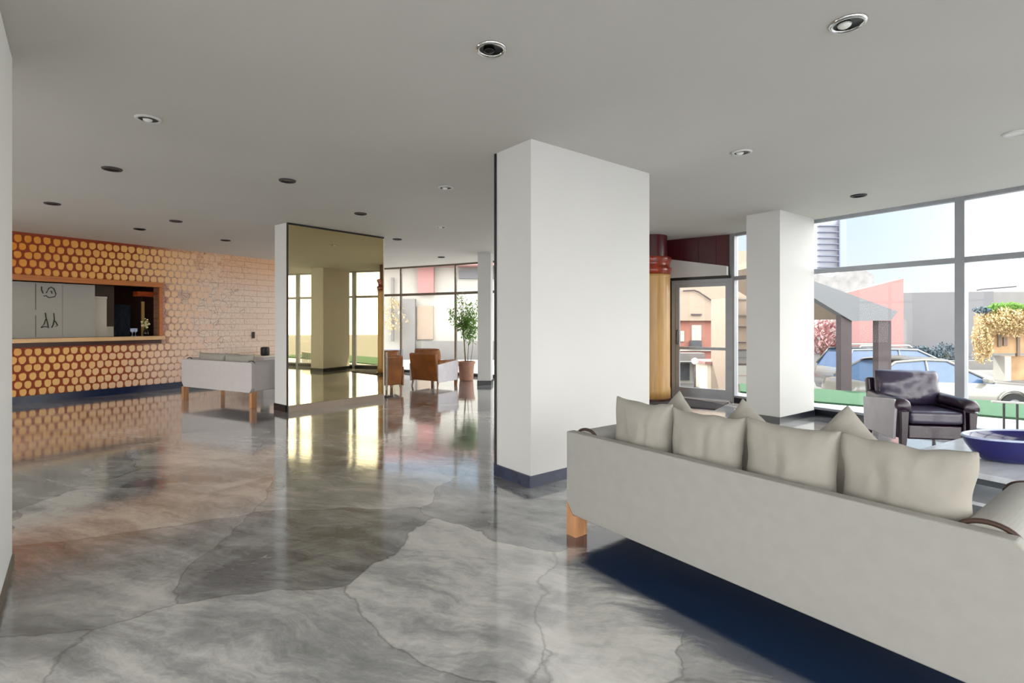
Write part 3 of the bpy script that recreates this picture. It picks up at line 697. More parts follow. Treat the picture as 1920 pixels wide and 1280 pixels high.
for k, (tt, qq, sp, hh, lab) in enumerate(((.53, .40, .75, .40, 'tilted off-white scatter cushion leaning behind the two left back cushions'),
                                      (1.02, .36, .62, .41, 'tilted off-white scatter cushion leaning behind the third back cushion'),
                                      (1.50, .40, .78, .42, 'tilted off-white scatter cushion with a tall pointed corner, nearest the right end'))):
    p = sofa_pt(tt, qq)
    cushion('scatter_cushion', hh, hh, .13, M['cushion'], (p.x, p.y, .425), RS+.1*(k-1), -.16, sp, lab, 'cushion', 'scatter cushions on the near sofa', ear=.07, seed=k+11)

so2 = Vector((-5.98, 9.42)); r2 = math.atan2(-.47, .88)
make_sofa(so2, r2, 1.96, .85, .24, .74, label='far white sofa standing before the tiled wall', lw=.055, up='upholstery_far')
d2 = Vector((math.cos(r2), math.sin(r2))); p2 = Vector((-d2.y, d2.x))
for k, (a, w) in enumerate(((.22, .74), (.98, .76))):
    p = so2+d2*(a+w/2)+p2*.18
    cushion('back_cushion', w*1.08, .44, .15, M['cushion'], (p.x, p.y, .425), r2, -.06, 0, ['grey-white cushion at the left of the far sofa', 'grey-white cushion at the right of the far sofa'][k], 'cushion', 'cushions on the far sofa', ear=.05, seed=k+30)

# ------------------------------------------------------------------ club armchairs
def make_chair(name, loc, rz, lea, back, side, label, W=.76, D=.66, group=None, scale=1.0):
    t = thing(name, (*loc, 0), rz, label, 'armchair', group)
    h = W/2; f = -D/2; bk = D/2
    for sx in (-1, 1):
        x0 = sx*h; x1 = sx*(h-.03)
        bm = prism_x(NB(), [(f+.05, .12), (bk, .12), (bk+.02, .50), (f+.20, .55), (f+.04, .56), (f+.01, .50), (f+.03, .34)], min(x0, x1), max(x0, x1))
        link('side_panel', bm, M[side], t, bevel=.012, bseg=3)
        # rolled arm pad with scroll front
        xc = sx*(h-.075); bm = NB(); n = 18; prof = []
        for i in range(n+1):
            a = -.35+(PI+.7)*i/n; prof.append((xc+.075*math.cos(a), .505+.075*math.sin(a)))
        rings = []
        for y, s_, dz in ((f-.02, .90, -.03), (f+.0, 1.0, -.01), (f+.12, 1.0, .0), (0, .96, .005), (bk-.05, .9, .02)):
            rings.append([bm.verts.new((xc+(p[0]-xc)*s_, y, .505+(p[1]-.505)*s_+dz)) for p in prof])
        for a, b_ in zip(rings, rings[1:]):
            for i in range(len(prof)): bm.faces.new((a[i], a[(i+1) % len(prof)], b_[(i+1) % len(prof)], b_[i]))
        bm.faces.new(rings[0][::-1]); bm.faces.new(rings[-1])
        link('armrest', bm, M[lea], t, smooth=True)
        bm = box(NB(), min(sx*(h-.031), sx*(h-.13)), max(sx*(h-.031), sx*(h-.13)), f+.03, bk-.05, .14, .47); link('arm_body', bm, M[lea], t, bevel=.02, bseg=3)
        # front leg: long post rising to the scroll
        bm = NB(); rings = []
        for z, hw, yy in ((0, .022, f+.02), (.14, .030, f+.01), (.30, .034, f+.0), (.44, .040, f-.005)):
            rings.append([bm.verts.new((xc+a*hw, yy+b_*.03, z)) for a, b_ in ((-1, -1), (1, -1), (1, 1), (-1, 1))])
        for a, b_ in zip(rings, rings[1:]):
            for i in range(4): bm.faces.new((a[i], a[(i+1) % 4], b_[(i+1) % 4], b_[i]))
        bm.faces.new(rings[0][::-1]); bm.faces.new(rings[-1])
        link('leg', bm, M[lea], t, bevel=.006)
        bm = NB(); tube(bm, [(sx*(h-.06), bk-.05, .14), (sx*(h-.05), bk-.02, 0)], .026, 10, .016); link('leg', bm, M[lea], t)
    bm = NB(); box(bm, -h+.135, h-.135, f+.03, bk-.08, .13, .285); link('front_rail', bm, M[lea], t, bevel=.02, bseg=3)
    bm = NB(); box(bm, -h+.138, h-.138, f-.005, bk-.14, .30, .44); link('seat_cushion', bm, M[back], t, bevel=.04, bseg=5)
    bm = prism_x(NB(), [(bk-.10, .14), (bk-.02, .14), (bk+.07, .72), (bk-.01, .74)], -h+.035, h-.035); link('back_panel', bm, M[lea], t, bevel=.025, bseg=4)
    # plump back cushion
    bm = cushion_bm(W-.12, .42, .24, ear=-.02, seed=5, power=.30)
    bmesh.ops.rotate(bm, verts=bm.verts, cent=(0, 0, 0), matrix=Matrix.Rotation(-.12, 3, 'X'))
    bmesh.ops.translate(bm, verts=bm.verts, vec=(0, bk-.15, .42))
    link('back_cushion', bm, M[back], t, smooth=True, sub=1)
    return t
make_chair('armchair', (4.62, 5.93), -.17, 'plum', 'plumlight', 'greyside', 'glossy plum leather club armchair by the glass front', .80, .70)
make_chair('armchair', (-1.72, 11.55), PI-.55, 'brown', 'brown', 'greyside', 'brown leather tub armchair with pale side, beside the potted tree', .82, .70, 'brown armchairs by the far window')
make_chair('armchair', (-2.66, 10.65), PI+.5, 'brown', 'brown', 'brown', 'brown leather armchair partly hidden behind the mirrored column', .72, .66, 'brown armchairs by the far window')
# chrome stanchion right of mirror
p = at(725, 700, 9.75)
ST = thing('chrome_post', (p.x, p.y, 0), 0, 'slim chrome stand in front of the half-hidden brown armchair', 'stand')
link('pole', lathe(NB(), [(0, .02), (.022, .02), (.022, .84), (0, .84)], 14), M['chrome'], ST, smooth=False)
link('base', lathe(NB(), [(0, 0), (.12, 0), (.12, .012), (.02, .02), (0, .02)], 20), M['foot'], ST)

# ------------------------------------------------------------------ coffee table and bowl
TA = Vector((.86, .51)).normalized(); ang = math.atan2(TA.y, TA.x)
TB = thing('coffee_table', (2.98, 4.08, 0), ang, 'low coffee table with a pale stone top before the near sofa', 'coffee table')
link('tabletop', box(NB(), 0, 1.30, -1.05, 0, .31, .35), M['stone_top'], TB, bevel=.006)
link('apron', box(NB(), .05, 1.25, -1.0, -.05, .26, .31), M['table_frame'], TB)
link('lower_shelf', box(NB(), .08, 1.22, -.97, -.08, .10, .125), M['stone_top'], TB)
for x in (.05, 1.19):
    for y in (-1.0, -.11): link('leg', box(NB(), x, x+.06, y, y+.06, 0, .26), M['table_frame'], TB)
prof = [(0, .0), (.28, 0), (.315, .012), (.375, .06), (.425, .125), (.45, .172), (.455, .186)]
bm = lathe(NB(), prof, 56, sx=1, sy=.5)
BW = thing('bowl', (3.90, 3.97, .35), .05, 'long cobalt blue glazed bowl on the pale coffee table', 'bowl')
inner = [(0, .018), (.28, .018), (.345, .06), (.40, .125), (.425, .182)]
bm = lathe(NB(), prof+inner[::-1], 56, sx=1, sy=.5); link('body', bm, M['cobalt'], BW, smooth=True)
bm = lathe(NB(), [(.424, .180), (.424, .187), (.437, .192), (.452, .191), (.458, .186), (.452, .178)], 56, sx=1, sy=.5); link('rim', bm, M['cobaltrim'], BW, smooth=True)

# ------------------------------------------------------------------ potted tree
PT = thing('potted_tree', (-1.10, 12.55, 0), 0, 'leafy green tree in a terracotta pot by the far window', 'plant')
link('pot', lathe(NB(), [(0, 0), (.15, 0), (.165, .02), (.195, .40), (.215, .40), (.215, .46), (.195, .46), (.185, .42), (0, .42)], 32), M['terracotta'], PT, smooth=False)
link('soil', lathe(NB(), [(0, .421), (.184, .421), (.184, .43), (0, .44)], 24), M['soil'], PT)
bm = NB(); tips = []
tube(bm, [(-.02, 0, .42), (-.05, .01, .9), (-.09, 0, 1.25), (-.12, 0, 1.5)], .018, 8, .010)
tube(bm, [(.03, 0, .42), (.05, .01, .8), (.10, 0, 1.2)], .010, 6, .006)
tube(bm, [(.10, .02, .42), (.15, .01, .8), (.16, 0, 1.15)], .008, 6, .005)
for i in range(22):
    zb_ = random.uniform(1.0, 1.5); a = random.uniform(0, 6.28); rr = random.uniform(.15, .40)
    x0 = -.08
    tip = (x0+rr*math.cos(a), rr*math.sin(a)*.8, min(2.0, zb_+random.uniform(.15, .55)))
    tube(bm, [(x0, 0, zb_), ((x0+tip[0])/2, tip[1]/2, (zb_+tip[2])/2+.05), tip], .006, 5, .003); tips.append(tip)
link('trunk', bm, M['trunk'], PT, smooth=True)
bm = NB()
for i in range(1000):
    tp = random.choice(tips); f = random.uniform(.25, 1.1)
    c = Vector((-.08+(tp[0]+.08)*f, tp[1]*f, 1.15+(tp[2]-1.15)*f))+Vector([random.gauss(0, .055) for _ in range(3)])
    if i % 3 == 0: c.x = c.x*.7+.10; c.z -= .25
    R = Matrix.Rotation(random.uniform(0, 6.28), 3, 'Z') @ Matrix.Rotation(random.uniform(-1, 1), 3, 'X')
    l = random.uniform(.035, .06); w = l*.36
    q = [Vector((0, -l, 0)), Vector((w, -l*.2, .008)), Vector((w*.8, l*.4, .008)), Vector((0, l, 0)), Vector((-w*.8, l*.4, .008)), Vector((-w, -l*.2, .008))]
    vs = [bm.verts.new(c+R @ v) for v in q]
    bm.faces.new((vs[0], vs[1], vs[2], vs[3])); bm.faces.new((vs[0], vs[3], vs[4], vs[5]))
lf = link('foliage', bm, M['leaf'], PT)

# ------------------------------------------------------------------ outdoors: ground
ST_Z = -.95
o = link('terrace', prism(NB(), [(-4.3, 15.9), (-1.2, 14.3), (.4, 13.2), (1.9, 11.9), (3.0, 10.45), (4.2, 9.5), (5.6, 7.4), (5.9, 6.5), (6.6, 4.9), (7.2, 2.9), (7.45, .8), (12, .8), (11, 4.5), (7.15, 7.85), (5.4, 9.2), (4.6, 10.6), (2.6, 12.8), (.6, 14.6), (-3.6, 17.4)], -.95, -.03), M['terrace']); struct(o); o.name = 'floor_terrace'
o = link('lawn_strip', prism(NB(), [(11.2, 4.55), (7.17, 7.87), (5.42, 9.22), (4.65, 10.6), (5.2, 11.9), (6.4, 11.0), (8.5, 9.36), (13.0, 5.9)], -.95, .0), M['grass'])
tag(o, 'raised strip of green lawn outside the glass front', 'lawn', kind='stuff')
o = link('street', box(NB(), -60, 90, -40, 120, ST_Z-.2, ST_Z), M['asphalt']); struct(o); o.name = 'floor_street'

# railing outside
RL = thing('railing', (*Vector((6.35, 6.72)), -.03), math.atan2(-1.6, 1.0)+.55, 'low black railing with a white cap just outside the glass', 'railing')
for k in range(9):
    link('baluster', box(NB(), k*.13-.010, k*.13+.010, -.010, .010, 0, .385), M['foot'], RL)
link('cap_rail', box(NB(), -.12, 1.15, -.03, .03, .386, .41), M['outwhite'], RL, bevel=.008)

# pavilion
def wallpoly(name, pts, Y, th, m, label=None, cat=None, parent=None, Y0=None):
    q = [at(px, py, Y) for px, py in pts]
    return link(name, prism_y(NB(), [(v.x, v.z) for v in q], Y, Y+th), m, parent)
PV = thing('pavilion', (6.9, 12.0, ST_Z), 0, 'small grey-white pavilion canopy on dark posts across the lawn', 'pavilion')
def pchild(o): o.parent = PV; o.matrix_parent_inverse = Matrix.Translation(PV.location).inverted(); return o
def keep(o, p): o.parent = p; o.matrix_parent_inverse = Matrix.Translation(p.location).inverted(); return o
keep(wallpoly('fascia', [(1430, 492), (1527, 527), (1684, 584), (1671, 600), (1598, 602), (1527, 559), (1430, 500)], 12.2, .25, M['canopy']), PV)
q0 = at(1430, 503, 12.4); q1 = at(1600, 598, 12.4)
v = [at(1430, 500, 12.45), at(1598, 601, 12.45), at(1671, 599, 12.45)]
keep(link('soffit', prism_y(NB(), [(v[0].x, v[0].z+.05), (v[1].x, v[1].z+.03), (v[2].x, v[2].z+.03), (v[2].x, v[2].z+.12), (v[1].x, v[1].z+.14), (v[0].x, v[0].z+.2)], 12.46, 15.5), M['soffit']), PV)
for a, b_ in ((1577, 1597), (1647, 1671)):
    l = at(a, 600, 12.25); r_ = at(b_, 600, 12.25)
    top = 1.4+ (604-(578 if a == 1577 else 601))/976*12.25
    keep(link('post', prism_y(NB(), [(l.x, ST_Z), (r_.x, ST_Z), (r_.x, EYE+(604-601)/976*12.25), (l.x, top)], 12.25 if a > 1600 else 12.25, 12.44), M['post']), PV)
def solid(name, px0, px1, pyt, Y, th, m, label=None, cat=None, zb=ST_Z, skew=0, top2=None):
    a = at(px0, pyt, Y); b_ = at(px1, pyt if top2 is None else top2, Y+skew)
    bm = NB()
    vs = [bm.verts.new(p) for p in ((a.x, a.y, zb), (b_.x, b_.y, zb), (b_.x, b_.y, b_.z), (a.x, a.y, a.z))]
    ws = [bm.verts.new(v.co+Vector((0, th, 0))) for v in vs]
    bm.faces.new(vs); bm.faces.new(ws[::-1])
    for i in range(4): bm.faces.new((vs[i], vs[(i+1) % 4], ws[(i+1) % 4], ws[i]))
    o = link(name, bm, m)
    if label: tag(o, label, cat)
    return o
solid('pink_wall', 1590, 1694, 548, 17, .4, M['pinkwall'], 'pink rendered wall rising behind the pavilion', 'wall', top2=522)
solid('grey_wall', 1690, 1863, 549, 29, .4, M['greywall'], 'long plain grey wall behind the parked cars', 'wall', top2=546)
solid('boundary_wall', 1855, 2100, 547, 31, .4, M['outgrey'], 'paler grey wall behind the cream planted house', 'wall')
solid('kerb_wall', 1400, 2400, 676, 26, .3, M['outgrey'], 'low grey street wall behind the cars', 'wall')
o = link('roof_rail', tube(NB(), [at(1832, 544, 31.2), at(1842, 542, 31.2), at(1905, 537, 31.2)], .04, 6), M['post']); tag(o, 'thin dark rail along the top of the paler grey wall', 'rail')
# garage house between the posts
GH = solid('garage_house', 1520, 1700, 600, 22, 3, M['outgrey'], 'pale grey house with a window band behind the pavilion posts', 'house')
for a, b_ in ((1600, 1614), (1620, 1634), (1638, 1652), (1540, 1556)):
    l = at(a, 663, 21.97); r_ = at(b_, 673, 21.97); link('window', box(NB(), l.x, r_.x, 21.95, 21.99, r_.z, l.z), M['darkglass'], GH)
l = at(1520, 659, 21.9); r_ = at(1700, 662, 21.9); link('lintel', box(NB(), l.x, r_.x, 21.9, 21.98, r_.z, l.z), M['post'], GH)
l = at(1520, 695, 21.9); r_ = at(1700, 704, 21.9); link('wall_band', box(NB(), l.x, r_.x, 21.9, 21.98, r_.z, l.z), M['outwhite'], GH)

def bush(name, c, rx, ry, rz_, n, leaf, m, parent=None, seed=0):
    rd = random.Random(seed); bm = NB()
    for i in range(n):
        while True:
            p = Vector((rd.uniform(-1, 1), rd.uniform(-1, 1), rd.uniform(-1, 1)))
            if .35 < p.length < 1: break
        nz = 1+.35*noise.noise(p*2.2+Vector((seed, 0, 0)))
        p = Vector((p.x*rx*nz, p.y*ry*nz, p.z*rz_*nz))+Vector(c)
        R = Matrix.Rotation(rd.uniform(0, 6.28), 3, 'Z') @ Matrix.Rotation(rd.uniform(-1.3, 1.3), 3, 'X')
        l = leaf*rd.uniform(.6, 1.3); w = l*.5
        vs = [bm.verts.new(p+R @ Vector(v)) for v in ((0, -l, 0), (w, 0, .2*w), (0, l, 0), (-w, 0, .2*w))]
        bm.faces.new(vs)
    return link(name, bm, m, parent)
def tree(name, px, pyc, Y, rx, rz_, m, label, n=900, leaf=.12, th=.12, seed=1, zg=ST_Z):
    c = at(px, pyc, Y); t = thing(name, (c.x, c.y, zg), 0, label, 'tree')
    h = c.z-zg
    bm = NB(); tube(bm, [(0, 0, 0), (.05, 0, h*.4), (0, 0, h)], th, 8, th*.5)
    for k in range(5):
        a = k*1.3; tube(bm, [(0, 0, h*.6), (rx*.3*math.cos(a), rx*.3*math.sin(a), h*.8), (rx*.6*math.cos(a), rx*.6*math.sin(a), h+rz_*.3)], th*.4, 6, th*.15)
    link('trunk', bm, M['trunk'], t, smooth=True)
    bush('foliage', (0, 0, h), rx, rx*.8, rz_, n, leaf, m, t, seed)
    return t
tree('blossom_tree', 1548, 632, 18.5, .75, .65, M['blossom'], 'pink blossoming street tree left of the pavilion posts', 900, .09, .10)
for k, (px, w, hgt, lab) in enumerate(((1724, .8, .55, 'small round blue-green bush before the grey wall'), (1775, 1.25, .7, 'wider blue-green bush before the grey wall, behind the window post'))):
    c = at(px, 664, 27.3); o = bush('bush', (0, 0, 0), w*.9, .4, hgt*.8, 1300, .07, M['bluebush'], seed=k+5); o.location = c
    o.location.z = c.z; tag(o, lab, 'bush')
    bm = NB(); 
    pl = link('stem', tube(bm, [(0, 0, ST_Z-c.z), (0, 0, 0)], .08, 8), M['trunk'], o)

# tower far away
TW = thing('tower_block', (*at(1557, 604, 190).xy, ST_Z), 0, 'tall white tower block far away against the sky', 'tower')
def tbox(name, px0, px1, py0, py1, Y, th, m, zb=None):
    a = at(px0, py0, Y); b_ = at(px1, py1, Y); c = TW.location
    return link(name, box(NB(), a.x-c.x, b_.x-c.x, Y-c.y, Y-c.y+th, (b_.z if zb is None else zb)-c.z, a.z-c.z), m, TW)
tbox('body', 1500, 1574, 411, 604, 190, 12, M['towerwall'], ST_Z)
tbox('side_wing', 1574, 1587, 411, 604, 189, 12, M['towerside'], ST_Z)
for k, yy in enumerate((423, 434.5, 446, 457, 468, 479, 490, 501, 512)):
    tbox('balcony_slab', 1538, 1573, yy-.8, yy+.8, 188.2, 1.8, M['towerline'])
tbox('corner_strip', 1573, 1575, 412, 520, 188.4, .6, M['towerline'])
# rough stone building under tower
bm = NB(); q = [(1500, 516), (1527, 512), (1560, 520), (1580, 506), (1622, 506), (1638, 516), (1640, 545), (1640, 640), (1500, 640)]
vv = [at(a, b_, 60) for a, b_ in q]; prism_y(bm, [(p.x, p.z) for p in vv], 60, 66)
o = link('hillside_house', bm, M['hillhouse']); tag(o, 'weathered white building rising behind the pavilion roof', 'building')

# cream planted house at right
CH = thing('cream_house', (*at(1880, 604, 21).xy, ST_Z), 0, 'sunlit cream house with rooftop plants at the right edge', 'house')
def cb(name, px0, px1, py0, py1, Y, th, m, zb=None):
    a = at(px0, py0, Y); b_ = at(px1, py1, Y); c = CH.location
    return link(name, box(NB(), a.x-c.x, b_.x-c.x, Y-c.y, Y-c.y+th, (b_.z if zb is None else zb)-c.z, a.z-c.z), m, CH)
cb('wall', 1846, 2060, 592, 604, 21, .5, M['creamstone'], ST_Z+1.1)
cb('porch_pier', 1884, 1896, 668, 604, 20.9, .5, M['outwhite'], ST_Z)
cb('lower_wall', 1896, 2060, 668, 604, 21.2, .5, M['creamstone'], ST_Z)
for a, b_, c_, d_ in ((1872, 1878, 626, 650), (1882, 1889, 632, 648), (1908, 1913, 628, 668), (1935, 1945, 625, 660)): cb('window', a, b_, c_, d_, 20.95, .1, M['taupe'])
cx = CH.location
pz = at(1880, 590, 20.6)
bush('overhanging_plants', (pz.x-cx.x+.3, -.5, pz.z-cx.z-.25), 1.35, .5, .55, 5200, .055, M['creamleaf'], CH, 21)
pz = at(1846, 640, 20.6)
bush('hanging_plants', (pz.x-cx.x-.08, -.4, pz.z-cx.z), .30, .35, .85, 2300, .055, M['creamleaf'], CH, 22)
pz = at(1895, 578, 20.6)
bush('rooftop_shrubs', (pz.x-cx.x, -.3, pz.z-cx.z), .95, .4, .22, 1800, .06, M['leaf'], CH, 23)
pz = at(1845, 582, 20.6)
bush('rooftop_shrubs', (pz.x-cx.x, -.3, pz.z-cx.z), .25, .3, .12, 200, .08, M['bluebush'], CH, 24)

# cars
def make_car(loc, rz, paint, label, suv=False):
    t = thing('car', (*loc, ST_Z), rz, label, 'car', 'cars parked in the street')
    hw = .9; up = .12 if suv else 0
    st = [(-2.2, .45, .62, .82), (-2.1, .28, .85, .9), (-1.6, .2, .93, 1.0), (-.6, .18, .92, 1.0), (.6, .18, .90, 1.0), (1.0, .18, .88, 1.0), (1.7, .2, .80, .97), (2.15, .28, .66, .86), (2.28, .40, .55, .74)]
    bm = NB(); rings = []
    for x, z0, z1, k in st:
        z1 += up
        rings.append([bm.verts.new((x, s*hw*k*w, z)) for s, w, z in ((-1, .9, z0), (-1, 1, z0+.12), (-1, 1, (z0+z1)/2+.1), (-1, .93, z1-.02), (-1, .8, z1), (1, .8, z1), (1, .93, z1-.02), (1, 1, (z0+z1)/2+.1), (1, 1, z0+.12), (1, .9, z0))])
    for a, b_ in zip(rings, rings[1:]):
        for i in range(10): bm.faces.new((a[i], a[(i+1) % 10], b_[(i+1) % 10], b_[i]))
    bm.faces.new(rings[0][::-1]); bm.faces.new(rings[-1])
    link('body', bm, M[paint], t, smooth=True)
    rt = 1.46+up
    gs = ([(-2.05, .90, .80), (-1.75, rt-.06, .62), (-.6, rt-.04, .64), (.1, rt-.06, .63), (1.05, .9, .78)] if suv else [(-1.85, .90, .80), (-1.15, rt-.10, .62), (-.5, rt-.04, .64), (.05, rt-.06, .63), (1.05, .88, .78)])
    bm = NB(); rings = []
    for x, z, w in gs:
        zl = .86+up*.9
        z = max(z+0, zl+.01)
        rings.append([bm.verts.new(p) for p in ((x, -.80, zl), (x, -w, z), (x, w, z), (x, .80, zl))])
    for a, b_ in zip(rings, rings[1:]):
        for i in range(4): bm.faces.new((a[i], a[(i+1) % 4], b_[(i+1) % 4], b_[i]))
    bm.faces.new(rings[0][::-1]); bm.faces.new(rings[-1])
    link('window_glass', bm, M['carglass'], t)
    # roof with pillars
    rs = [(x, z, w) for x, z, w in gs]
    bm = NB()
    for s in (-1, 1):
        tube(bm, [(rs[0][0]-.0, s*.80, rs[0][1]+.02+up)]+[(x, s*(w+.005), z+.01) for x, z, w in rs[1:-1]]+[(rs[-1][0], s*.79, rs[-1][1]+.02+up)], .035, 6)
        tube(bm, [(-.45, s*.80, .9+up), (-.45, s*.645, rt-.04)], .03, 6)
    link('window_pillars', bm, M[paint], t, smooth=True)
    bm = NB(); a = [(rs[1][0]-.1, rs[1][1]+.0, rs[1][2]), (rs[2][0], rs[2][1]+.02, rs[2][2]), (rs[3][0]+.12, rs[3][1]-.0, rs[3][2])]
    R = [[bm.verts.new(p) for p in ((x, -w, z), (x, -w*.5, z+.05), (x, w*.5, z+.05), (x, w, z))] for x, z, w in a]
    for p, q in zip(R, R[1:]):
        for i in range(3): bm.faces.new((p[i], p[i+1], q[i+1], q[i]))
    bmesh.ops.solidify(bm, geom=bm.faces[:], thickness=-.03)
    link('roof', bm, M[paint], t, smooth=True)
    if suv:
        bm = NB()
        for s in (-1, 1): tube(bm, [(-1.5, s*.55, rt+.0), (-1.45, s*.55, rt+.07), (-.1, s*.55, rt+.08), (0, s*.55, rt+.02)], .03, 6)
        link('roof_rack', bm, M['outwhite'], t, smooth=True)
    for x in (-1.38, 1.38):
        for s in (-1, 1):
            bm = NB()
            bmesh.ops.create_cone(bm, cap_ends=True, segments=28, radius1=.33, radius2=.33, depth=.2, matrix=Matrix.Translation((x, s*.83, .33)) @ Matrix.Rotation(PI/2, 4, 'X'))
            w = link('wheel', bm, M['tyre'], t)
            bm = NB(); bmesh.ops.create_cone(bm, cap_ends=True, segments=20, radius1=.19, radius2=.17, depth=.03, matrix=Matrix.Translation((x, s*.94, .33)) @ Matrix.Rotation(PI/2, 4, 'X'))
            link('hub', bm, M['carsilver'], w)
            bm = NB(); tube(bm, [(x+.40*math.cos(a), s*.905, .33+.40*math.sin(a)) for a in [PI*k/16 for k in range(17)]], .03, 6); link('wheel_arch', bm, M[paint], t, smooth=True)
    for s in (-1, 1):
        link('mirror', box(NB(), .72, .86, min(s*.82, s*1.0), max(s*.82, s*1.0), .90+up, 1.02+up), M[paint], t, bevel=.03)
        link('headlamp', box(NB(), 2.0, 2.14, min(s*.5, s*.72), max(s*.5, s*.72), .55, .68), M['globe'], t, bevel=.02)
    return t
make_car((10.6, 13.35), -.06, 'carwhite', 'white sedan parked nearest beyond the lawn')
make_car((11.9, 16.0), -.05, 'carsilver', 'silver car with a roof rack parked behind the white sedan', True)

# ------------------------------------------------------------------ outdoors seen through the entrance door
PB = thing('pink_house', (*at(1340, 604, 26).xy, ST_Z), 0, 'pink house with a tall white window seen through the entrance door', 'house')
def pb(name, px0, px1, py0, py1, Y, th, m, zb=None, C=None):
    C = C or PB; a = at(px0, py0, Y); b_ = at(px1, py1, Y); c = C.location
    return link(name, box(NB(), a.x-c.x, b_.x-c.x, Y-c.y, Y-c.y+th, (b_.z if zb is None else zb)-c.z, a.z-c.z), m, C)
pb('wall', 1180, 1480, 560, 700, 26, 3, M['pinkbright'], ST_Z)
w1 = pb('window', 1297, 1315, 609, 638, 25.93, .05, M['outwhite'])
pb('balcony', 1296, 1316, 639, 651, 25.6, .3, M['darkglass'])
pb('window', 1276, 1283, 620, 640, 25.93, .05, M['outwhite'])
pb('downpipe', 1348, 1349, 575, 690, 25.9, .05, M['post'])
pb('string_course', 1180, 1480, 655, 658, 25.85, .1, M['outwhite'])
pb('shop_sign', 1350, 1480, 700, 712, 25.85, .1, M['outwhite'])
pb('upper_wall', 1180, 1480, 470, 601, 25.7, .4, M['soffit'], None)
q = [at(px, py, 25.6) for px, py in ((1281, 545), (1302, 544), (1310, 547), (1352, 575), (1400, 592))]
link('roof_line', tube(NB(), [v-PB.location for v in q], .035, 6), M['post'], PB)
pb('vent_slot', 1297, 1316, 588, 591, 25.6, .1, M['post'])
# white shop with dark arches
SH = thing('white_shop', (*at(1300, 604, 20).xy, ST_Z), 0, 'low white shopfront with dark windows beyond the entrance door', 'shop')
pb('wall', 1150, 1322, 678, 700, 20, 2, M['outwhite'], ST_Z, SH)
pb('window', 1275, 1293, 681, 712, 19.95, .04, M['darkglass'], None, SH)
pb('window', 1302, 1320, 684, 712, 19.95, .04, M['darkglass'], None, SH)
pb('awning', 1150, 1322, 662, 677, 19.5, .5, M['outgrey'], None, SH)
YS = thing('cream_kiosk', (*at(1360, 604, 18).xy, ST_Z), 0, 'cream kiosk beyond the door, right of the white shop', 'kiosk')
pb('wall', 1326, 1342, 682, 700, 18, 1.2, M['cream'], ST_Z, YS)
pb('panel', 1350, 1366, 684, 700, 18.2, 1.0, M['outwhite'], ST_Z, YS)
pb('roof', 1322, 1370, 678, 683, 17.9, 1.4, M['pinkwall'], None, YS)
LP = thing('street_lamp', (*at(1303, 604, 17).xy, ST_Z), 0, 'globe street lamp in front of the white shop', 'street lamp')
zl = at(1303, 677, 17).z-ST_Z
link('pole', lathe(NB(), [(0, 0), (.05, 0), (.03, .3), (.025, zl-.1), (0, zl-.1)], 10), M['post'], LP, smooth=True)
bm = NB(); bmesh.ops.create_uvsphere(bm, u_segments=16, v_segments=10, radius=.11, matrix=Matrix.Translation((0, 0, zl))); link('globe', bm, M['globe'], LP, smooth=True)
# striped building seen through the narrow pane
NB_ = thing('banded_house', (*at(1392, 604, 16).xy, ST_Z), 0, 'cream banded building seen through the narrow pane by the door', 'house')
pb('wall', 1380, 1470, 556, 600, 16, 2, M['soffit'], ST_Z, NB_)
for yy, mm in ((560, 'outgrey'), (590, 'outgrey'), (612, 'post'), (641, 'post'), (655, 'post'), (668, 'outgrey'), (683, 'post'), (703, 'soffit')): pb('string_course', 1380, 1470, yy, yy+1.6, 15.93, .05, M[mm], None, NB_)
pb('window_band', 1380, 1470, 656, 681, 15.96, .03, M['outgrey'], None, NB_)
pb('wall_band', 1380, 1470, 684, 720, 15.94, .05, M['outwhite'], None, NB_)

# ------------------------------------------------------------------ outdoors seen through the far glass front
WH = thing('courtyard_house', (*at(830, 604, 21).xy, ST_Z), 0, 'white courtyard house with a pink pillar beyond the far window', 'house')
pb('wall', 600, 980, 486, 700, 21, 2, M['outwhite'], ST_Z, WH)
pb('pink_pillar', 783, 813, 490, 551, 20.7, .3, M['pinkwall'], None, WH)
pb('pink_eave', 600, 980, 482, 497, 20.2, .8, M['pinkwall'], None, WH)
pb('shutter', 782, 812, 573, 636, 20.9, .1, M['taupe'] if False else M['soffit'], None, WH)
pb('grey_base', 790, 980, 640, 662, 20.5, .5, M['outgrey'], ST_Z, WH)
pb('recess_shade', 860, 940, 506, 522, 20.85, .14, M['greywall'], None, WH)
pb('drainpipe', 733, 738, 520, 640, 20.8, .1, M['outgrey'], None, WH)
pb('stone_panel', 755, 778, 560, 690, 20.75, .25, M['outgrey'], None, WH)
# low garden wall of rough stones
bm = NB(); rd = random.Random(3); a = at(700, 604, 18.2).x; b_ = at(930, 604, 18.2).x; z = -.6
while z < -.25:
    x = a
    while x < b_:
        w = rd.uniform(.25, .5); box(bm, x+.01, x+w-.01, 18.2-rd.uniform(0, .06), 18.6, z+.01, z+.20); x += w
    z += .21
box(bm, a, b_, 18.26, 18.6, ST_Z, z)
o = link('garden_wall', bm, M['stonerow'], bevel=.02); tag(o, 'low rough stone garden wall outside the far window', 'wall')
o = bush('climbing_plant', (0, 0, 0), .55, .2, .8, 260, .07, M['creamleaf'], seed=44); o.location = at(735, 590, 20.5); tag(o, 'thin pale climbing plant on the courtyard house', 'plant')
# pale blue bin/bench outside
o = link('utility_box', box(NB(), -.28, .28, -.2, .2, 0, 1.45), M['towerline'], bevel=.02); o.location = (*at(738, 604, 17.3).xy, ST_Z); tag(o, 'blue-grey utility box outside the far window, left side', 'box')

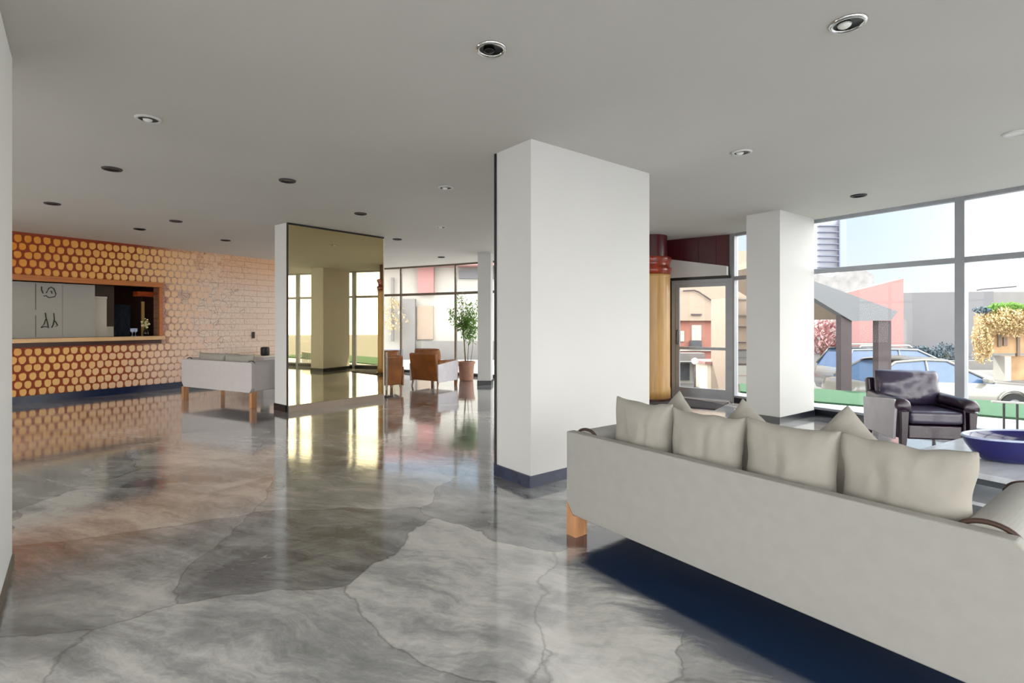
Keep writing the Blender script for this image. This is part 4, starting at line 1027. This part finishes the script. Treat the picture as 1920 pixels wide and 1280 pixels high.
# ------------------------------------------------------------------ light, camera
SKY, SKYB, SUN, EXPO = .82, 4.5, 7.0, .44
o = link('floor_back_bounce', prism(NB(), [(7.4, -1.4), (5.0, -2.4), (2.6, -3.0), (-8.6, -3.0), (-12, -14), (14, -14)], ST_Z, -.03), M['terrace']); struct(o)  # unseen pale ground added to bounce sunlight onto the ceiling
o = link('floor_side_bounce', prism(NB(), [(-10.6, -3.0), (-10.6, 1), (-10.4, 5), (-10.1, 6.6), (-17, 8), (-17, -3)], ST_Z, -.03), M['courtyard']); struct(o)  # unseen pale ground added on the left to bounce light indoors
o = link('floor_courtyard', prism(NB(), [(-3.5, 17.5), (.8, 14.7), (2.4, 13.2), (5.0, 16.5), (5, 20.0), (-9, 20.0), (-9, 16.2), (-5.1, 15.7), (-4.4, 16.0)], ST_Z, -.04), M['courtyard']); struct(o)  # paving raised and paled to bounce sunlight onto the far ceiling
W = bpy.data.worlds.new('sky'); S.world = W; W.use_nodes = True; nt = W.node_tree
bg = nt.nodes['Background']; tc = nn(nt, 'ShaderNodeTexCoord'); sx = nn(nt, 'ShaderNodeSeparateXYZ'); nt.links.new(tc.outputs['Generated'], sx.inputs[0])
cr = nn(nt, 'ShaderNodeValToRGB'); e = cr.color_ramp.elements
e[0].position = 0.0; e[0].color = (.90, .95, 1.0, 1); e[1].position = .6; e[1].color = (.42, .62, .92, 1)
k = e.new(.22); k.color = (.70, .84, .99, 1)
nt.links.new(sx.outputs[2], cr.inputs[0]); nt.links.new(cr.outputs[0], bg.inputs[0])
# bright lobe added to the sky as fill, behind the camera and to its right
dt = nn(nt, 'ShaderNodeVectorMath', operation='DOT_PRODUCT'); dt.inputs[1].default_value = Vector((.72, -.66, .22)).normalized(); nt.links.new(tc.outputs['Generated'], dt.inputs[0])
mr = nn(nt, 'ShaderNodeMapRange', interpolation_type='SMOOTHSTEP'); mr.inputs['From Min'].default_value = -.15; mr.inputs['From Max'].default_value = .85
nt.links.new(dt.outputs['Value'], mr.inputs['Value'])
ms = nn(nt, 'ShaderNodeMapRange'); ms.inputs['To Min'].default_value = SKY; ms.inputs['To Max'].default_value = SKYB; nt.links.new(mr.outputs[0], ms.inputs['Value']); 
d2_ = nn(nt, 'ShaderNodeVectorMath', operation='DOT_PRODUCT'); d2_.inputs[1].default_value = Vector((-1, -.15, .15)).normalized(); nt.links.new(tc.outputs['Generated'], d2_.inputs[0])  # second fill lobe added to the sky on the left
m2 = nn(nt, 'ShaderNodeMapRange', interpolation_type='SMOOTHSTEP'); m2.inputs['From Min'].default_value = .35; m2.inputs['From Max'].default_value = .9; m2.inputs['To Max'].default_value = 4.0
nt.links.new(d2_.outputs['Value'], m2.inputs['Value'])
sm = nn(nt, 'ShaderNodeMath', operation='ADD'); nt.links.new(ms.outputs[0], sm.inputs[0]); nt.links.new(m2.outputs[0], sm.inputs[1]); nt.links.new(sm.outputs[0], bg.inputs[1])
wc = nn(nt, 'ShaderNodeMixRGB'); wc.inputs[2].default_value = (1.0, .965, .92, 1); wf = nn(nt, 'ShaderNodeMath', operation='MULTIPLY_ADD', use_clamp=True); wf.inputs[1].default_value = .3; nt.links.new(m2.outputs[0], wf.inputs[0]); nt.links.new(mr.outputs[0], wf.inputs[2]); nt.links.new(wf.outputs[0], wc.inputs[0]); nt.links.new(cr.outputs[0], wc.inputs[1]); nt.links.new(wc.outputs[0], bg.inputs[0])
sun = bpy.data.lights.new('sun', 'SUN'); sun.energy = SUN; sun.angle = .03; sun.color = (1, .95, .88)
so = bpy.data.objects.new('sun', sun); COL.objects.link(so)
d = Vector((.25, -.55, -.80)).normalized(); so.rotation_euler = d.to_track_quat('-Z', 'Y').to_euler(); so.location = (-10, 25, 20)

cam = bpy.data.cameras.new('camera'); co = bpy.data.objects.new('camera', cam); COL.objects.link(co)
cam.sensor_width = 36; cam.sensor_fit = 'HORIZONTAL'; cam.lens = F_PX/1920*36; cam.shift_y = -(640-HY)/1920
co.location = (0, 0, EYE); co.rotation_euler = (PI/2, 0, 0); cam.clip_start = .05; cam.clip_end = 600
S.camera = co
S.view_settings.view_transform = 'Standard'; S.view_settings.look = 'None'; S.view_settings.gamma = 1; S.view_settings.use_curve_mapping = False
S.view_settings.exposure = EXPO
